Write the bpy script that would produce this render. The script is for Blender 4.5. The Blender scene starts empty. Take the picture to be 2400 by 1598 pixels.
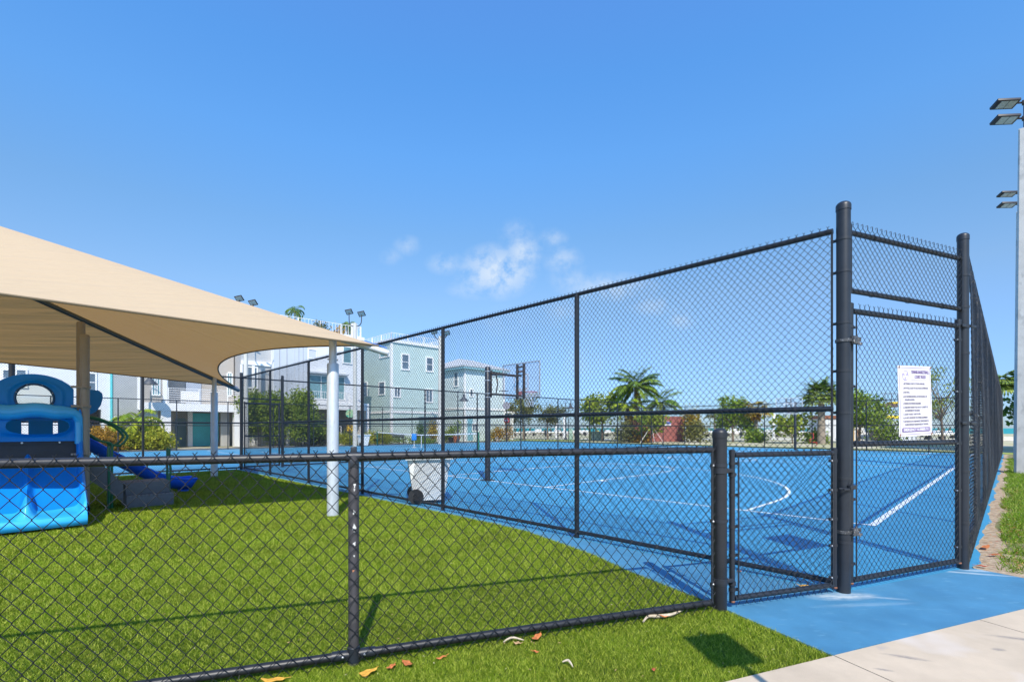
import bpy, bmesh, math, random
import numpy as np
from mathutils import Vector, Matrix
R = math.radians
rng = np.random.default_rng(7)
rnd = random.Random(11)
sc = bpy.context.scene
col = sc.collection

# ------------------------------------------------------------------ camera, sky, sun, exposure
CAM_H = 1.37
F = 1140.0 / 2400.0
cam = bpy.data.cameras.new("camera"); cam_o = bpy.data.objects.new("camera", cam); col.objects.link(cam_o)
cam_o.location = (0, 0, CAM_H); cam_o.rotation_euler = (R(90), 0, 0)
cam.sensor_width = 36; cam.lens = 36 * F; cam.shift_y = 204 / 2400.0
cam.clip_start = 0.05; cam.clip_end = 9000
sc.camera = cam_o
sc.view_settings.view_transform = 'Standard'; sc.view_settings.look = 'None'
sc.view_settings.exposure = 0.4; sc.view_settings.gamma = 1.0

SUN_EL = 46.5
SUN_ROT = 171.5          # shadows fall away from the lens and a little to its left
w = bpy.data.worlds.new("World"); sc.world = w; w.use_nodes = True
nt = w.node_tree; nt.nodes.clear()
def N(t, tree=None, **k):
    n = (tree or nt).nodes.new(t)
    for a, b in k.items(): setattr(n, a, b)
    return n
sky = N('ShaderNodeTexSky', sky_type='NISHITA'); sky.sun_disc = False
sky.sun_elevation = R(SUN_EL); sky.sun_rotation = R(SUN_ROT)
sky.air_density = 1.0; sky.dust_density = 0.25; sky.ozone_density = 2.2; sky.altitude = 0
hsv = N('ShaderNodeHueSaturation'); hsv.inputs['Saturation'].default_value = 1.12; hsv.inputs['Value'].default_value = 1.0
bg = N('ShaderNodeBackground'); bg.inputs['Strength'].default_value = 0.135
out = N('ShaderNodeOutputWorld')
nt.links.new(sky.outputs[0], hsv.inputs['Color'])
tc0 = N('ShaderNodeTexCoord'); sep0 = N('ShaderNodeSeparateXYZ'); nt.links.new(tc0.outputs['Generated'], sep0.inputs[0])
grade = N('ShaderNodeValToRGB'); cr = grade.color_ramp; cr.elements[0].position = .0; cr.elements[0].color = (.19, .27, .45, 1)
cr.elements[1].position = .75; cr.elements[1].color = (.54, .78, .95, 1)
for p_, c_ in ((.05, (.20, .285, .47)), (.25, (.46, .475, .49)), (.36, (.48, .56, .58)), (.48, (.475, .68, .775)), (.58, (.465, .725, .865)), (.66, (.52, .755, .925))):
    e_ = cr.elements.new(p_); e_.color = c_ + (1,)
nt.links.new(sep0.outputs['Z'], grade.inputs[0])
gm = N('ShaderNodeMix', data_type='RGBA', blend_type='MULTIPLY'); gm.inputs[0].default_value = 1
nt.links.new(hsv.outputs[0], gm.inputs[6]); nt.links.new(grade.outputs[0], gm.inputs[7])
gs2 = N('ShaderNodeVectorMath', operation='SCALE'); gs2.inputs['Scale'].default_value = 2.0; nt.links.new(gm.outputs[2], gs2.inputs[0])
# thin procedural clouds low over the sea, laid out by direction
tc = N('ShaderNodeTexCoord'); sep = N('ShaderNodeSeparateXYZ'); nt.links.new(tc.outputs['Generated'], sep.inputs[0])
def M(op, a, b=None, c=None, clamp=False):
    n = N('ShaderNodeMath', operation=op); n.use_clamp = clamp
    for i, x in enumerate((a, b, c)):
        if x is None: continue
        if isinstance(x, (int, float)): n.inputs[i].default_value = x
        else: nt.links.new(x, n.inputs[i])
    return n.outputs[0]
ysafe = M('MAXIMUM', sep.outputs['Y'], 0.05)
sx = M('DIVIDE', sep.outputs['X'], ysafe); sz = M('DIVIDE', sep.outputs['Z'], ysafe)
comb = N('ShaderNodeCombineXYZ'); nt.links.new(sx, comb.inputs[0]); nt.links.new(sz, comb.inputs[1])
def noise(scale, detail, rough=0.6, vec=None):
    n = N('ShaderNodeTexNoise'); n.inputs['Scale'].default_value = scale; n.inputs['Detail'].default_value = detail
    n.inputs['Roughness'].default_value = rough; nt.links.new(vec or comb.outputs[0], n.inputs['Vector']); return n.outputs[0]
n1 = noise(26, 6, 0.62); n2 = noise(9, 3, 0.5)
acc = None
for cx, cz, rx, rz, a in ((-.031, .322, .075, .052, 1.0), (.022, .363, .038, .034, .8), (-.135, .338, .04, .022, .42), (.105, .345, .038, .03, .5), (.085, .39, .03, .02, .42),
                          (.01, .40, .035, .03, .3), (-.215, .375, .028, .02, .34), (-.248, .352, .025, .018, .25), (.20, .290, .10, .028, .55), (.125, .305, .05, .03, .35),
                          (-.07, .285, .06, .02, .4), (.30, .25, .06, .02, .35), (.345, .222, .03, .02, .35), (.10, .24, .05, .03, .22), (-.02, .22, .06, .03, .15), (.13, .135, .06, .03, .2)):
    dx = M('DIVIDE', M('SUBTRACT', sx, cx), rx); dz = M('DIVIDE', M('SUBTRACT', sz, cz), rz)
    d = M('SQRT', M('ADD', M('MULTIPLY', dx, dx), M('MULTIPLY', dz, dz)))
    b = M('MULTIPLY', M('SUBTRACT', 1.25, d, clamp=True), a)
    acc = b if acc is None else M('MAXIMUM', acc, b)
fac = M('MULTIPLY', acc, M('MULTIPLY_ADD', M('SUBTRACT', n1, 0.38), 4.2, M('MULTIPLY', acc, 0.35), clamp=True), clamp=True)
fac = M('MULTIPLY', fac, M('MULTIPLY_ADD', n2, 0.6, 0.5), clamp=True)
fac = M('MULTIPLY', fac, M('GREATER_THAN', sep.outputs['Y'], 0.05))
fac = M('MULTIPLY', fac, 0.92)
mix = N('ShaderNodeMix', data_type='RGBA'); nt.links.new(fac, mix.inputs[0]); nt.links.new(gs2.outputs[0], mix.inputs[6])
mix.inputs[7].default_value = (4.6, 5.1, 5.6, 1)
nt.links.new(mix.outputs[2], bg.inputs[0]); nt.links.new(bg.outputs[0], out.inputs[0])

sun = bpy.data.lights.new("sun", 'SUN'); sun.energy = 4.3; sun.angle = R(0.53); sun.color = (1.0, 0.93, 0.81)
sun_o = bpy.data.objects.new("sun", sun); col.objects.link(sun_o)
az = R(SUN_ROT); el = R(SUN_EL)
tosun = Vector((math.sin(az) * math.cos(el), math.cos(az) * math.cos(el), math.sin(el)))
sun_o.rotation_euler = tosun.to_track_quat('Z', 'Y').to_euler()
sun_o.location = tosun * 60

# ------------------------------------------------------------------ frames of reference
# court frame: u runs along the long sides of the courts, v across them
CU, CV = (.7158, .6983), (-.6983, .7158)
TH = math.atan2(.6983, .7158)
def W(u, v, z=0.0): return Vector((u * CU[0] + v * CV[0], u * CU[1] + v * CV[1], z))
def UV(x, y): return (x * CU[0] + y * CU[1], x * CV[0] + y * CV[1])
def u_at(px, v):
    r = (px - 1200) / 1140.0
    return v * (.6983 + .7158 * r) / (.7158 - .6983 * r)
def z_at(py, Y): return CAM_H + (1003 - py) * Y / 1140.0
def G(px, Y, z=0.0): return Vector(((px - 1200) / 1140.0 * Y, Y, z))

# ------------------------------------------------------------------ object helpers
def tag(o, label=None, cat=None, group=None, kind=None):
    if label: o['label'] = label
    if cat: o['category'] = cat
    if group: o['group'] = group
    if kind: o['kind'] = kind
    return o
def thing(name, label, cat, loc=(0, 0, 0), rz=0.0, group=None):
    o = bpy.data.objects.new(name, None); o.empty_display_size = .2; col.objects.link(o)
    o.location = loc; o.rotation_euler = (0, 0, rz)
    return tag(o, label, cat, group)
def kids(o): return [c for c in bpy.data.objects if c.parent is o]
def copy_tree(o, parent=None, _map=None):
    if _map is None:
        _map = {}
        for c in bpy.data.objects:
            if c.parent: _map.setdefault(c.parent.name, []).append(c)
    c = o.copy(); col.objects.link(c); c.parent = parent
    for ch in _map.get(o.name, []): copy_tree(ch, c, _map)
    return c

class MB:
    """collects shapes for ONE mesh"""
    def __init__(s): s.v = []; s.f = []; s.mi = []; s.m = 0; s.mat = Matrix()
    def add(s, vs, fs):
        b = len(s.v)
        for p in vs: s.v.append(tuple(s.mat @ Vector(p)))
        for f in fs: s.f.append(tuple(i + b for i in f)); s.mi.append(s.m)
        return s
    def box(s, x0, x1, y0, y1, z0, z1, bev=0.0):
        if bev > 0:
            bm = bmesh.new(); bmesh.ops.create_cube(bm, size=1)
            for v in bm.verts: v.co = Vector(((x0 + x1) / 2 + v.co.x * (x1 - x0), (y0 + y1) / 2 + v.co.y * (y1 - y0), (z0 + z1) / 2 + v.co.z * (z1 - z0)))
            bmesh.ops.bevel(bm, geom=bm.edges[:] , offset=bev, segments=2, affect='EDGES', profile=.5)
            bm.verts.index_update()
            s.add([v.co[:] for v in bm.verts], [[v.index for v in f.verts] for f in bm.faces]); bm.free(); return s
        vs = [(x, y, z) for z in (z0, z1) for y in (y0, y1) for x in (x0, x1)]
        return s.add(vs, [(0, 2, 3, 1), (4, 5, 7, 6), (0, 1, 5, 4), (2, 6, 7, 3), (0, 4, 6, 2), (1, 3, 7, 5)])
    def tube(s, pts, r, n=10, caps=True):
        pts = [Vector(p) for p in pts]; rs = r if isinstance(r, (list, tuple)) else [r] * len(pts)
        T = []
        for i in range(len(pts)):
            a = pts[max(i - 1, 0)]; b = pts[min(i + 1, len(pts) - 1)]; T.append((b - a).normalized())
        up = Vector((0, 0, 1)) if abs(T[0].z) < .9 else Vector((1, 0, 0))
        nx = T[0].cross(up).normalized(); vs = []
        for i, p in enumerate(pts):
            nx = (nx - T[i] * nx.dot(T[i])).normalized(); ny = T[i].cross(nx)
            for k in range(n):
                a = 2 * math.pi * k / n; vs.append(p + (nx * math.cos(a) + ny * math.sin(a)) * rs[i])
        fs = [(i * n + k, i * n + (k + 1) % n, (i + 1) * n + (k + 1) % n, (i + 1) * n + k) for i in range(len(pts) - 1) for k in range(n)]
        if caps: fs += [tuple(range(n))[::-1], tuple((len(pts) - 1) * n + k for k in range(n))]
        return s.add(vs, fs)
    def lathe(s, prof, n=16, c=(0, 0, 0)):
        vs = [(c[0] + r * math.cos(2 * math.pi * k / n), c[1] + r * math.sin(2 * math.pi * k / n), c[2] + z) for r, z in prof for k in range(n)]
        fs = [(i * n + k, i * n + (k + 1) % n, (i + 1) * n + (k + 1) % n, (i + 1) * n + k) for i in range(len(prof) - 1) for k in range(n)]
        fs += [tuple(range(n))[::-1], tuple((len(prof) - 1) * n + k for k in range(n))]
        return s.add(vs, fs)
    def prism(s, poly, t0, t1, plane='xy'):
        """poly extruded between t0 and t1 along the missing axis"""
        def q(a, b, t): return {'xy': (a, b, t), 'xz': (a, t, b), 'yz': (t, a, b)}[plane]
        n = len(poly); vs = [q(a, b, t0) for a, b in poly] + [q(a, b, t1) for a, b in poly]
        return s.add(vs, [tuple(range(n))[::-1], tuple(range(n, 2 * n))] + [(i, (i + 1) % n, n + (i + 1) % n, n + i) for i in range(n)])
    def grid(s, fn, nu, nv, closed_u=False):
        vs = [fn(i / (nu if closed_u else nu - 1), j / (nv - 1)) for j in range(nv) for i in range(nu)]
        fs = []
        for j in range(nv - 1):
            for i in range(nu if closed_u else nu - 1):
                a = j * nu + i; b = j * nu + (i + 1) % nu; fs.append((a, b, b + nu, a + nu))
        return s.add(vs, fs)
    def sphere(s, c, r, n=12, m=8, sc3=(1, 1, 1)):
        prof = [(max(math.sin(math.pi * i / m), 1e-3) * r, -math.cos(math.pi * i / m) * r) for i in range(m + 1)]
        vs = [(c[0] + a * math.cos(2 * math.pi * k / n) * sc3[0], c[1] + a * math.sin(2 * math.pi * k / n) * sc3[1], c[2] + z * sc3[2]) for a, z in prof for k in range(n)]
        return s.add(vs, [(i * n + k, i * n + (k + 1) % n, (i + 1) * n + (k + 1) % n, (i + 1) * n + k) for i in range(m) for k in range(n)])
    def data(s, name, mats, smooth=True, angle=35):
        me = bpy.data.meshes.new(name); me.from_pydata(s.v, [], s.f); me.update()
        for m in (mats if isinstance(mats, (list, tuple)) else [mats]): me.materials.append(m)
        me.polygons.foreach_set('material_index', s.mi)
        bm = bmesh.new(); bm.from_mesh(me); bmesh.ops.recalc_face_normals(bm, faces=bm.faces)
        for e in bm.edges: e.smooth = not (len(e.link_faces) == 2 and e.calc_face_angle(0) > R(angle))
        for f in bm.faces: f.smooth = smooth
        bm.to_mesh(me); bm.free(); return me
    def build(s, name, mats, parent=None, loc=(0, 0, 0), rz=0, smooth=True, angle=35, label=None):
        o = bpy.data.objects.new(name, s.data(name, mats, smooth, angle)); col.objects.link(o); o.parent = parent
        o.location = loc; o.rotation_euler = (0, 0, rz)
        if label: o['label'] = label
        return o
def np_mesh(name, co, faces_flat, per, mats, smooth=False, mi=None, colattr=None):
    """fast mesh from numpy arrays; per = vertices per face"""
    me = bpy.data.meshes.new(name); nf = len(faces_flat) // per
    me.vertices.add(len(co)); me.vertices.foreach_set('co', np.ascontiguousarray(co, dtype=np.float32).ravel())
    me.loops.add(len(faces_flat)); me.loops.foreach_set('vertex_index', np.ascontiguousarray(faces_flat, dtype=np.int32))
    me.polygons.add(nf); me.polygons.foreach_set('loop_start', np.arange(nf, dtype=np.int32) * per)
    try: me.polygons.foreach_set('loop_total', np.full(nf, per, dtype=np.int32))
    except Exception: pass
    for m in (mats if isinstance(mats, (list, tuple)) else [mats]): me.materials.append(m)
    if mi is not None: me.polygons.foreach_set('material_index', mi.astype(np.int32))
    me.polygons.foreach_set('use_smooth', np.full(nf, smooth, dtype=bool))
    if colattr is not None:
        a = me.attributes.new('tone', 'FLOAT', 'POINT'); a.data.foreach_set('value', colattr.astype(np.float32))
    me.update(calc_edges=True); return me
def link_np(name, me, parent=None):
    o = bpy.data.objects.new(name, me); col.objects.link(o); o.parent = parent; return o

# ------------------------------------------------------------------ materials
MATS = {}
def mat(name, color, rough=.6, metal=0.0, var=0.0, vscale=8.0, color2=None, bump=0.0, bscale=60.0, coord='Object', detail=5, spec=None, transl=0.0, tone=False, stretch=None, coat=0.0, lo=.35, hi=.65):
    m = bpy.data.materials.new(name); m.use_nodes = True; t = m.node_tree; p = t.nodes['Principled BSDF']; MATS[name] = m
    def L(a, b): t.links.new(a, b)
    p.inputs['Roughness'].default_value = rough; p.inputs['Metallic'].default_value = metal
    if spec is not None: p.inputs['Specular IOR Level'].default_value = spec
    if coat: p.inputs['Coat Weight'].default_value = coat; p.inputs['Coat Roughness'].default_value = .15
    c4 = tuple(color) + (1,)
    p.inputs['Base Color'].default_value = c4
    tcn = t.nodes.new('ShaderNodeTexCoord'); vec = tcn.outputs[coord]
    if stretch:
        mp = t.nodes.new('ShaderNodeMapping'); mp.inputs['Scale'].default_value = stretch; L(vec, mp.inputs[0]); vec = mp.outputs[0]
    csrc = None
    if var or color2:
        nz = t.nodes.new('ShaderNodeTexNoise'); nz.inputs['Scale'].default_value = vscale; nz.inputs['Detail'].default_value = detail; nz.inputs['Roughness'].default_value = .65
        L(vec, nz.inputs['Vector'])
        rp = t.nodes.new('ShaderNodeValToRGB'); rp.color_ramp.elements[0].position = lo; rp.color_ramp.elements[1].position = hi
        c2 = color2 or tuple(min(1, x * (1 + var)) for x in color)
        c1 = color if color2 else tuple(x * (1 - var) for x in color)
        rp.color_ramp.elements[0].color = tuple(c1) + (1,); rp.color_ramp.elements[1].color = tuple(c2) + (1,)
        L(nz.outputs[0], rp.inputs[0]); csrc = rp.outputs[0]
    if tone:
        at = t.nodes.new('ShaderNodeAttribute'); at.attribute_name = 'tone'
        mx = t.nodes.new('ShaderNodeMix'); mx.data_type = 'RGBA'; L(at.outputs['Fac'], mx.inputs[0])
        if csrc: L(csrc, mx.inputs[6])
        else: mx.inputs[6].default_value = c4
        mx.inputs[7].default_value = tuple(tone) + (1,); csrc = mx.outputs[2]
    if csrc: L(csrc, p.inputs['Base Color'])
    if bump:
        bz = t.nodes.new('ShaderNodeTexNoise'); bz.inputs['Scale'].default_value = bscale; bz.inputs['Detail'].default_value = 4; L(vec, bz.inputs['Vector'])
        bn = t.nodes.new('ShaderNodeBump'); bn.inputs['Strength'].default_value = bump; bn.inputs['Distance'].default_value = .01
        L(bz.outputs[0], bn.inputs['Height']); L(bn.outputs[0], p.inputs['Normal'])
    if transl:
        tr = t.nodes.new('ShaderNodeBsdfTranslucent'); ms = t.nodes.new('ShaderNodeMixShader'); ms.inputs[0].default_value = transl
        if csrc: L(csrc, tr.inputs[0])
        else: tr.inputs[0].default_value = c4
        L(p.outputs[0], ms.inputs[1]); L(tr.outputs[0], ms.inputs[2]); L(ms.outputs[0], t.nodes['Material Output'].inputs[0])
    return m
def scuff(m, color, scale=30.0, lo=.68, hi=.72, stretch=(1, 1, 1), coord='Object'):
    """adds patches with an outline of their own (chips, scrapes, rust) over a material's colour"""
    t = m.node_tree; p = t.nodes['Principled BSDF']; L = t.links.new
    tcn = t.nodes.new('ShaderNodeTexCoord'); mp = t.nodes.new('ShaderNodeMapping'); mp.inputs['Scale'].default_value = stretch; L(tcn.outputs[coord], mp.inputs[0])
    nz = t.nodes.new('ShaderNodeTexNoise'); nz.inputs['Scale'].default_value = scale; nz.inputs['Detail'].default_value = 3; L(mp.outputs[0], nz.inputs['Vector'])
    rp = t.nodes.new('ShaderNodeValToRGB'); rp.color_ramp.elements[0].position = lo; rp.color_ramp.elements[1].position = hi; L(nz.outputs[0], rp.inputs[0])
    mx = t.nodes.new('ShaderNodeMix'); mx.data_type = 'RGBA'; L(rp.outputs[0], mx.inputs[0])
    i = p.inputs['Base Color']
    if i.is_linked: L(i.links[0].from_socket, mx.inputs[6])
    else: mx.inputs[6].default_value = i.default_value
    mx.inputs[7].default_value = tuple(color) + (1,); L(mx.outputs[2], i)
    return m

M_wire = mat('black_vinyl_wire', (.010, .012, .016), .40, spec=.35)
M_pipe = mat('black_vinyl_pipe', (.017, .021, .029), .42, var=.18, vscale=6, bump=.05, bscale=40)
M_pipe_near = scuff(mat('scratched_black_pipe', (.016, .017, .021), .44, var=.2, vscale=5, bump=.06, bscale=50), (.5, .5, .5), 20, .80, .81, (1, 1, .6))
M_post_low = scuff(mat('worn_grey_black_post', (.055, .052, .058), .45, var=.2, vscale=6), (.10, .09, .09), 9, .58, .66)
M_band = mat('band_black', (.022, .025, .032), .42)
M_bolt = mat('galvanised_bolt', (.55, .56, .58), .35, metal=.8)
M_rust = mat('rusty_pipe_end', (.22, .09, .05), .8, var=.4, vscale=40)
M_court = scuff(mat('court_blue', (.045, .265, .455), .55, var=.07, vscale=.5, bump=.22, bscale=420, coord='Object', detail=8), (.055, .28, .46), 3.0, .62, .70)
M_apron = scuff(scuff(mat('apron_blue', (.060, .215, .36), .62, var=.13, vscale=2.2, bump=.35, bscale=260, detail=9), (.10, .27, .41), 7.0, .60, .74, (1, 3, 1)), (.045, .175, .31), 1.6, .52, .74)
M_line = mat('court_line_white', (.78, .80, .82), .6, var=.06, vscale=6)
M_efflor = mat('pale_scrape', (.42, .56, .66), .8, var=.3, vscale=14)
M_conc = scuff(scuff(mat('sidewalk_concrete', (.54, .435, .315), .85, var=.10, vscale=2.0, bump=.3, bscale=180, detail=9), (.43, .37, .31), 3.2, .68, .74), (.60, .52, .44), 1.3, .58, .68)
M_turfbase = mat('turf_backing', (.035, .07, .006), .9, var=.3, vscale=90, bump=1.0, bscale=300)
M_blade = mat('turf_blade', (.128, .218, .003), .5, spec=.2, tone=(.66, .72, .11), transl=.32, var=.25, vscale=1.4)
M_lawn = mat('lawn_blade', (.15, .27, .015), .5, spec=.15, tone=(.42, .50, .09), transl=.4, var=.2, vscale=2.0)
M_lawnbase = mat('lawn_soil', (.10, .12, .03), .95, color2=(.28, .24, .12), vscale=9, bump=.8, bscale=90)
M_dirt = mat('dirt_strip', (.26, .17, .10), .95, color2=(.56, .44, .30), vscale=16, bump=1.0, bscale=120, detail=9)
M_sand = mat('far_ground', (.56, .50, .38), .95, color2=(.30, .30, .10), vscale=.35, bump=.3, bscale=10, detail=9, lo=.42, hi=.6)
M_grassfar = mat('grass_strip', (.16, .24, .03), .9, color2=(.34, .36, .09), vscale=1.4, bump=.8, bscale=40, detail=9)
M_road = mat('asphalt', (.30, .29, .28), .9, var=.15, vscale=3, bump=.3, bscale=80)
M_kerb = mat('kerb_concrete', (.55, .52, .46), .85, var=.1, vscale=3)
M_sea = mat('sea_water', (.03, .24, .24), .8, color2=(.05, .32, .33), vscale=.02, spec=.05)
M_galv = scuff(mat('galvanised_steel', (.56, .60, .64), .42, metal=.25, var=.10, vscale=14, stretch=(1, 1, .25)), (.45, .48, .50), 60, .6, .7, (1, 1, .2))
M_galv_blue = mat('blue_grey_steel', (.42, .46, .50), .4, metal=.3, var=.08, vscale=9)  # even blue grey metal for the post sign board
M_tan = mat('tan_post_paint', (.30, .255, .205), .5, var=.05, vscale=8)
M_white = mat('white_paint', (.78, .78, .77), .55, var=.03, vscale=3)
M_dark = mat('dark_bronze', (.035, .03, .03), .5)
M_black = mat('black_plastic', (.02, .02, .022), .5)
M_lens = mat('lamp_lens', (.42, .46, .44), .25, var=.15, vscale=20)

def stain(m, centre, rx, ry, ang, color, amount=.85, scale=9):
    """a scraped or dusty patch with a ragged outline of its own round a point of the surface"""
    t = m.node_tree; p = t.nodes['Principled BSDF']; L = t.links.new
    def nd(op, a, b=None, clamp=False):
        n = t.nodes.new('ShaderNodeMath'); n.operation = op; n.use_clamp = clamp
        for i, x in enumerate((a, b)):
            if x is None: continue
            if isinstance(x, (int, float)): n.inputs[i].default_value = x
            else: L(x, n.inputs[i])
        return n.outputs[0]
    tcn = t.nodes.new('ShaderNodeTexCoord'); mp = t.nodes.new('ShaderNodeMapping'); mp.vector_type = 'TEXTURE'; mp.inputs['Location'].default_value = (centre[0], centre[1], 0); mp.inputs['Rotation'].default_value = (0, 0, ang); mp.inputs['Scale'].default_value = (rx, ry, 1)
    L(tcn.outputs['Object'], mp.inputs[0]); ln = t.nodes.new('ShaderNodeVectorMath'); ln.operation = 'LENGTH'; L(mp.outputs[0], ln.inputs[0])
    nz = t.nodes.new('ShaderNodeTexNoise'); nz.inputs['Scale'].default_value = scale; nz.inputs['Detail'].default_value = 6; nz.inputs['Roughness'].default_value = .7; L(mp.outputs[0], nz.inputs['Vector']); nz.inputs['Scale'].default_value = 2.2
    f = nd('MULTIPLY', nd('SUBTRACT', 1.0, ln.outputs['Value'], True), nd('MULTIPLY', nd('SUBTRACT', nz.outputs[0], .32, True), 5.5), True); f = nd('MULTIPLY', f, amount, True)
    mx = t.nodes.new('ShaderNodeMix'); mx.data_type = 'RGBA'; L(f, mx.inputs[0]); i = p.inputs['Base Color']; L(i.links[0].from_socket, mx.inputs[6]); mx.inputs[7].default_value = tuple(color) + (1,); L(mx.outputs[2], i)
stain(M_apron, (2.70, 3.97), .34, .11, .1, (.55, .60, .60), .8); stain(M_apron, (3.02, 3.93), .20, .03, -.25, (.40, .50, .56), .6); stain(M_apron, (4.34, 4.60), .42, .04, -.32, (.50, .58, .60)); stain(M_apron, (4.50, 4.68), .22, .06, -.1, (.45, .55, .60)); stain(M_apron, (2.75, 3.78), .5, .05, .1, (.20, .34, .45), .7)
for c_, rx_, ry_, a_ in (((3.3, 3.15), .22, .035, -.35), ((2.35, 2.9), .14, .03, -.4), ((2.1, 2.75), .06, .02, -.3), ((3.0, 3.0), .05, .03, 0)): stain(M_conc, c_, rx_, ry_, a_, (.20, .18, .17), .8)
# ------------------------------------------------------------------ ground sheets
def poly(name, pts, z, m, kind='structure', thick=None, label=None):
    mb = MB()
    if thick: mb.prism([(p[0], p[1]) for p in pts], z - thick, z)
    else: mb.add([(p[0], p[1], z) for p in pts], [tuple(range(len(pts)))])
    o = mb.build(name, m, smooth=False); tag(o, kind=kind)
    if label: o['label'] = label
    return o
def wp(u, v): return tuple(W(u, v)[:2])
poly('water', [(-7000, -50), (7000, -50), (7000, 8000), (-7000, 8000)], -1.2, M_sea)
SHORE = 118
poly('ground', [(-260, -60), (200, -60), (200, 60), (130, SHORE), (-60, SHORE + 10), (-260, 140)], -.03, M_sand, thick=1.6)
# blue courts, one slab
court = [wp(4.72, 5.0), wp(4.72, 17.86), wp(-12, 17.86), wp(-12, 35.6), wp(36.6, 35.6), wp(36.6, .27)]
edge = []
for i in range(301):
    u = 36.0 - i * (36.0 - 6.9) / 300
    edge.append(wp(u, .245 + .022 * math.sin(u * 1.7) + .016 * math.sin(u * 4.1 + 1) + .010 * math.sin(u * 9.7 + 2) + .006 * rnd.uniform(-1, 1)))
P0 = Vector((2.779, 4.078, 0)); P1 = Vector((4.415, 4.762, 0)); P2 = Vector((1.573, 3.683, 0)); PM = Vector((-.921, 2.829, 0))
court_poly = court + edge + [(4.46, 4.83), (2.86, 4.17), (2.72, 4.06), wp(4.83, 2.0)]
# the court ends just inside the fence line; the apron carries on outside it
co_pts = [wp(4.80, 1.05), wp(4.80, 17.86), wp(-12, 17.86), wp(-12, 35.6), wp(36.6, 35.6)] + edge + [(4.50, 4.80), (2.80, 4.09)]
poly('court_surface', co_pts, 0.0, M_court, thick=.1)
walk = lambda x: 2.93 + (x - 1.938) * .388      # edge of the pavement
apron = [(x_, walk(x_) + .008 + .005 * math.sin(x_ * 9) + rnd.uniform(-.005, .006)) for x_ in np.linspace(1.938, 4.91, 90)] + [ (4.70, 4.43), (4.50, 4.795), (2.80, 4.085)]
ap = apron + [wp(4.795, 1.05), wp(4.795, 17.8), wp(4.70, 17.8), wp(4.70, 5.2), wp(4.66, 4.5), wp(4.31, 3.14), wp(4.076, 2.575), wp(3.815, 1.72)]
poly('court_apron', ap, -.001, M_apron, thick=.1)
# pavement slabs with open joints
dx, dy = 1 / math.hypot(1, .388), .388 / math.hypot(1, .388)
k = 0
mbp = MB()
for i in range(-4, 6):
    a = 1.938 + i * 1.40 * 1; b = a + 1.40 - .009
    wd = 2.3
    q = [(a, walk(a) - .004), (b, walk(b) - .004), (b + dy * wd, walk(b) - dx * wd), (a + dy * wd, walk(a) - dx * wd)]
    mbp.prism(q, -.12, .006)
o = mbp.build('pavement', M_conc, smooth=False); tag(o, kind='structure')
# turf base
turf_poly = [wp(4.70, 17.84), wp(-12, 17.84), wp(-12, 4.0), (-10, walk(-10)), (1.93, walk(1.93)), wp(3.80, 1.72), wp(4.06, 2.575), wp(4.30, 3.14), wp(4.65, 4.5), wp(4.69, 5.2)]
poly('turf_ground', turf_poly, -.006, M_turfbase, thick=.1)
# dirt strip and lawn on the right
strip = [wp(u, .31) for u in np.linspace(36, 6.9, 30)] + [(4.52, 4.74), (4.72, 4.42), (4.93, 4.10), (5.6, walk(5.6) + .02)] + [(5.9, 4.9)] + [wp(u, .10 + .05 * math.sin(u * 2.1) + .03 * math.sin(u * 5.3)) for u in np.linspace(7.6, 36, 60)]
poly('dirt_path', strip, -.012, M_dirt)
lawn_poly = [(5.2, walk(5.2) + .02), (12, walk(12) + .02), (40, walk(40)), wp(40, -14), wp(40, .3), wp(6.8, .3), (4.6, 4.72)]
poly('lawn_ground', lawn_poly, -.020, M_lawnbase)
# beyond the courts
poly('grass_verge', [wp(36.7, -10), wp(39.5, -10), wp(39.0, 38), wp(36.7, 38)], -.010, M_grassfar)
poly('road', [wp(-14, 36.6), wp(44, 36.6), wp(44, 39.2), wp(-14, 39.2)], -.016, M_road)
mb = MB(); mb.prism([wp(-14, 35.75), wp(36.6, 35.75), wp(36.6, 36.35), wp(-14, 36.35)], -.1, .03); o = mb.build('kerb', M_kerb, smooth=False); tag(o, kind='structure')
poly('service_road', [(4.0, 60.0), (60, 60), (60, 63.5), (4.0, 63.5)], -.015, mat('pale_track', (.62, .57, .48), .95, var=.08, vscale=1))
poly('seafront_lawn', [(-3.5, 52.5), (8.0, 52.5), (9, 58.5), (-3.5, 58.5)], -.014, M_grassfar)

# court markings, 4 mm above the slab, each a sheet of its own
marks = MB(); ZL = .004
def line(a, b, w=.06):
    a = Vector(wp(*a)); b = Vector(wp(*b)); d = (b - a).normalized(); n = Vector((-d.y, d.x)) * w / 2
    marks.add([(p.x, p.y, ZL) for p in (a - n, b - n, b + n, a + n)], [(0, 1, 2, 3)])
def arc(cu, cv, r, a0, a1, w=.06, n=48):
    for i in range(n):
        t0 = R(a0 + (a1 - a0) * i / n); t1 = R(a0 + (a1 - a0) * (i + 1) / n)
        q = [wp(cu + rr * math.cos(t), cv + rr * math.sin(t)) for rr, t in ((r - w / 2, t0), (r - w / 2, t1), (r + w / 2, t1), (r + w / 2, t0))]
        marks.add([(x, y, ZL) for x, y in q], [(0, 1, 2, 3)])
U0, U1, V0, V1, VC = 8.43, 34.9, 1.36, 17.5, 9.42
UM = (U0 + U1) / 2
line((U0, V0 - .045), (U0, V1)); line((U1, V0 - .045), (U1, V1)); line((U0 + .03, V0), (U1 - .03, V0), .09); line((U0 + .03, V1), (U1 - .03, V1)); line((UM, V0 + .05), (UM, V1 - .03))
arc(UM, VC, 1.83, 0, 180); arc(UM, VC, 1.83, 180, 360)
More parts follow.
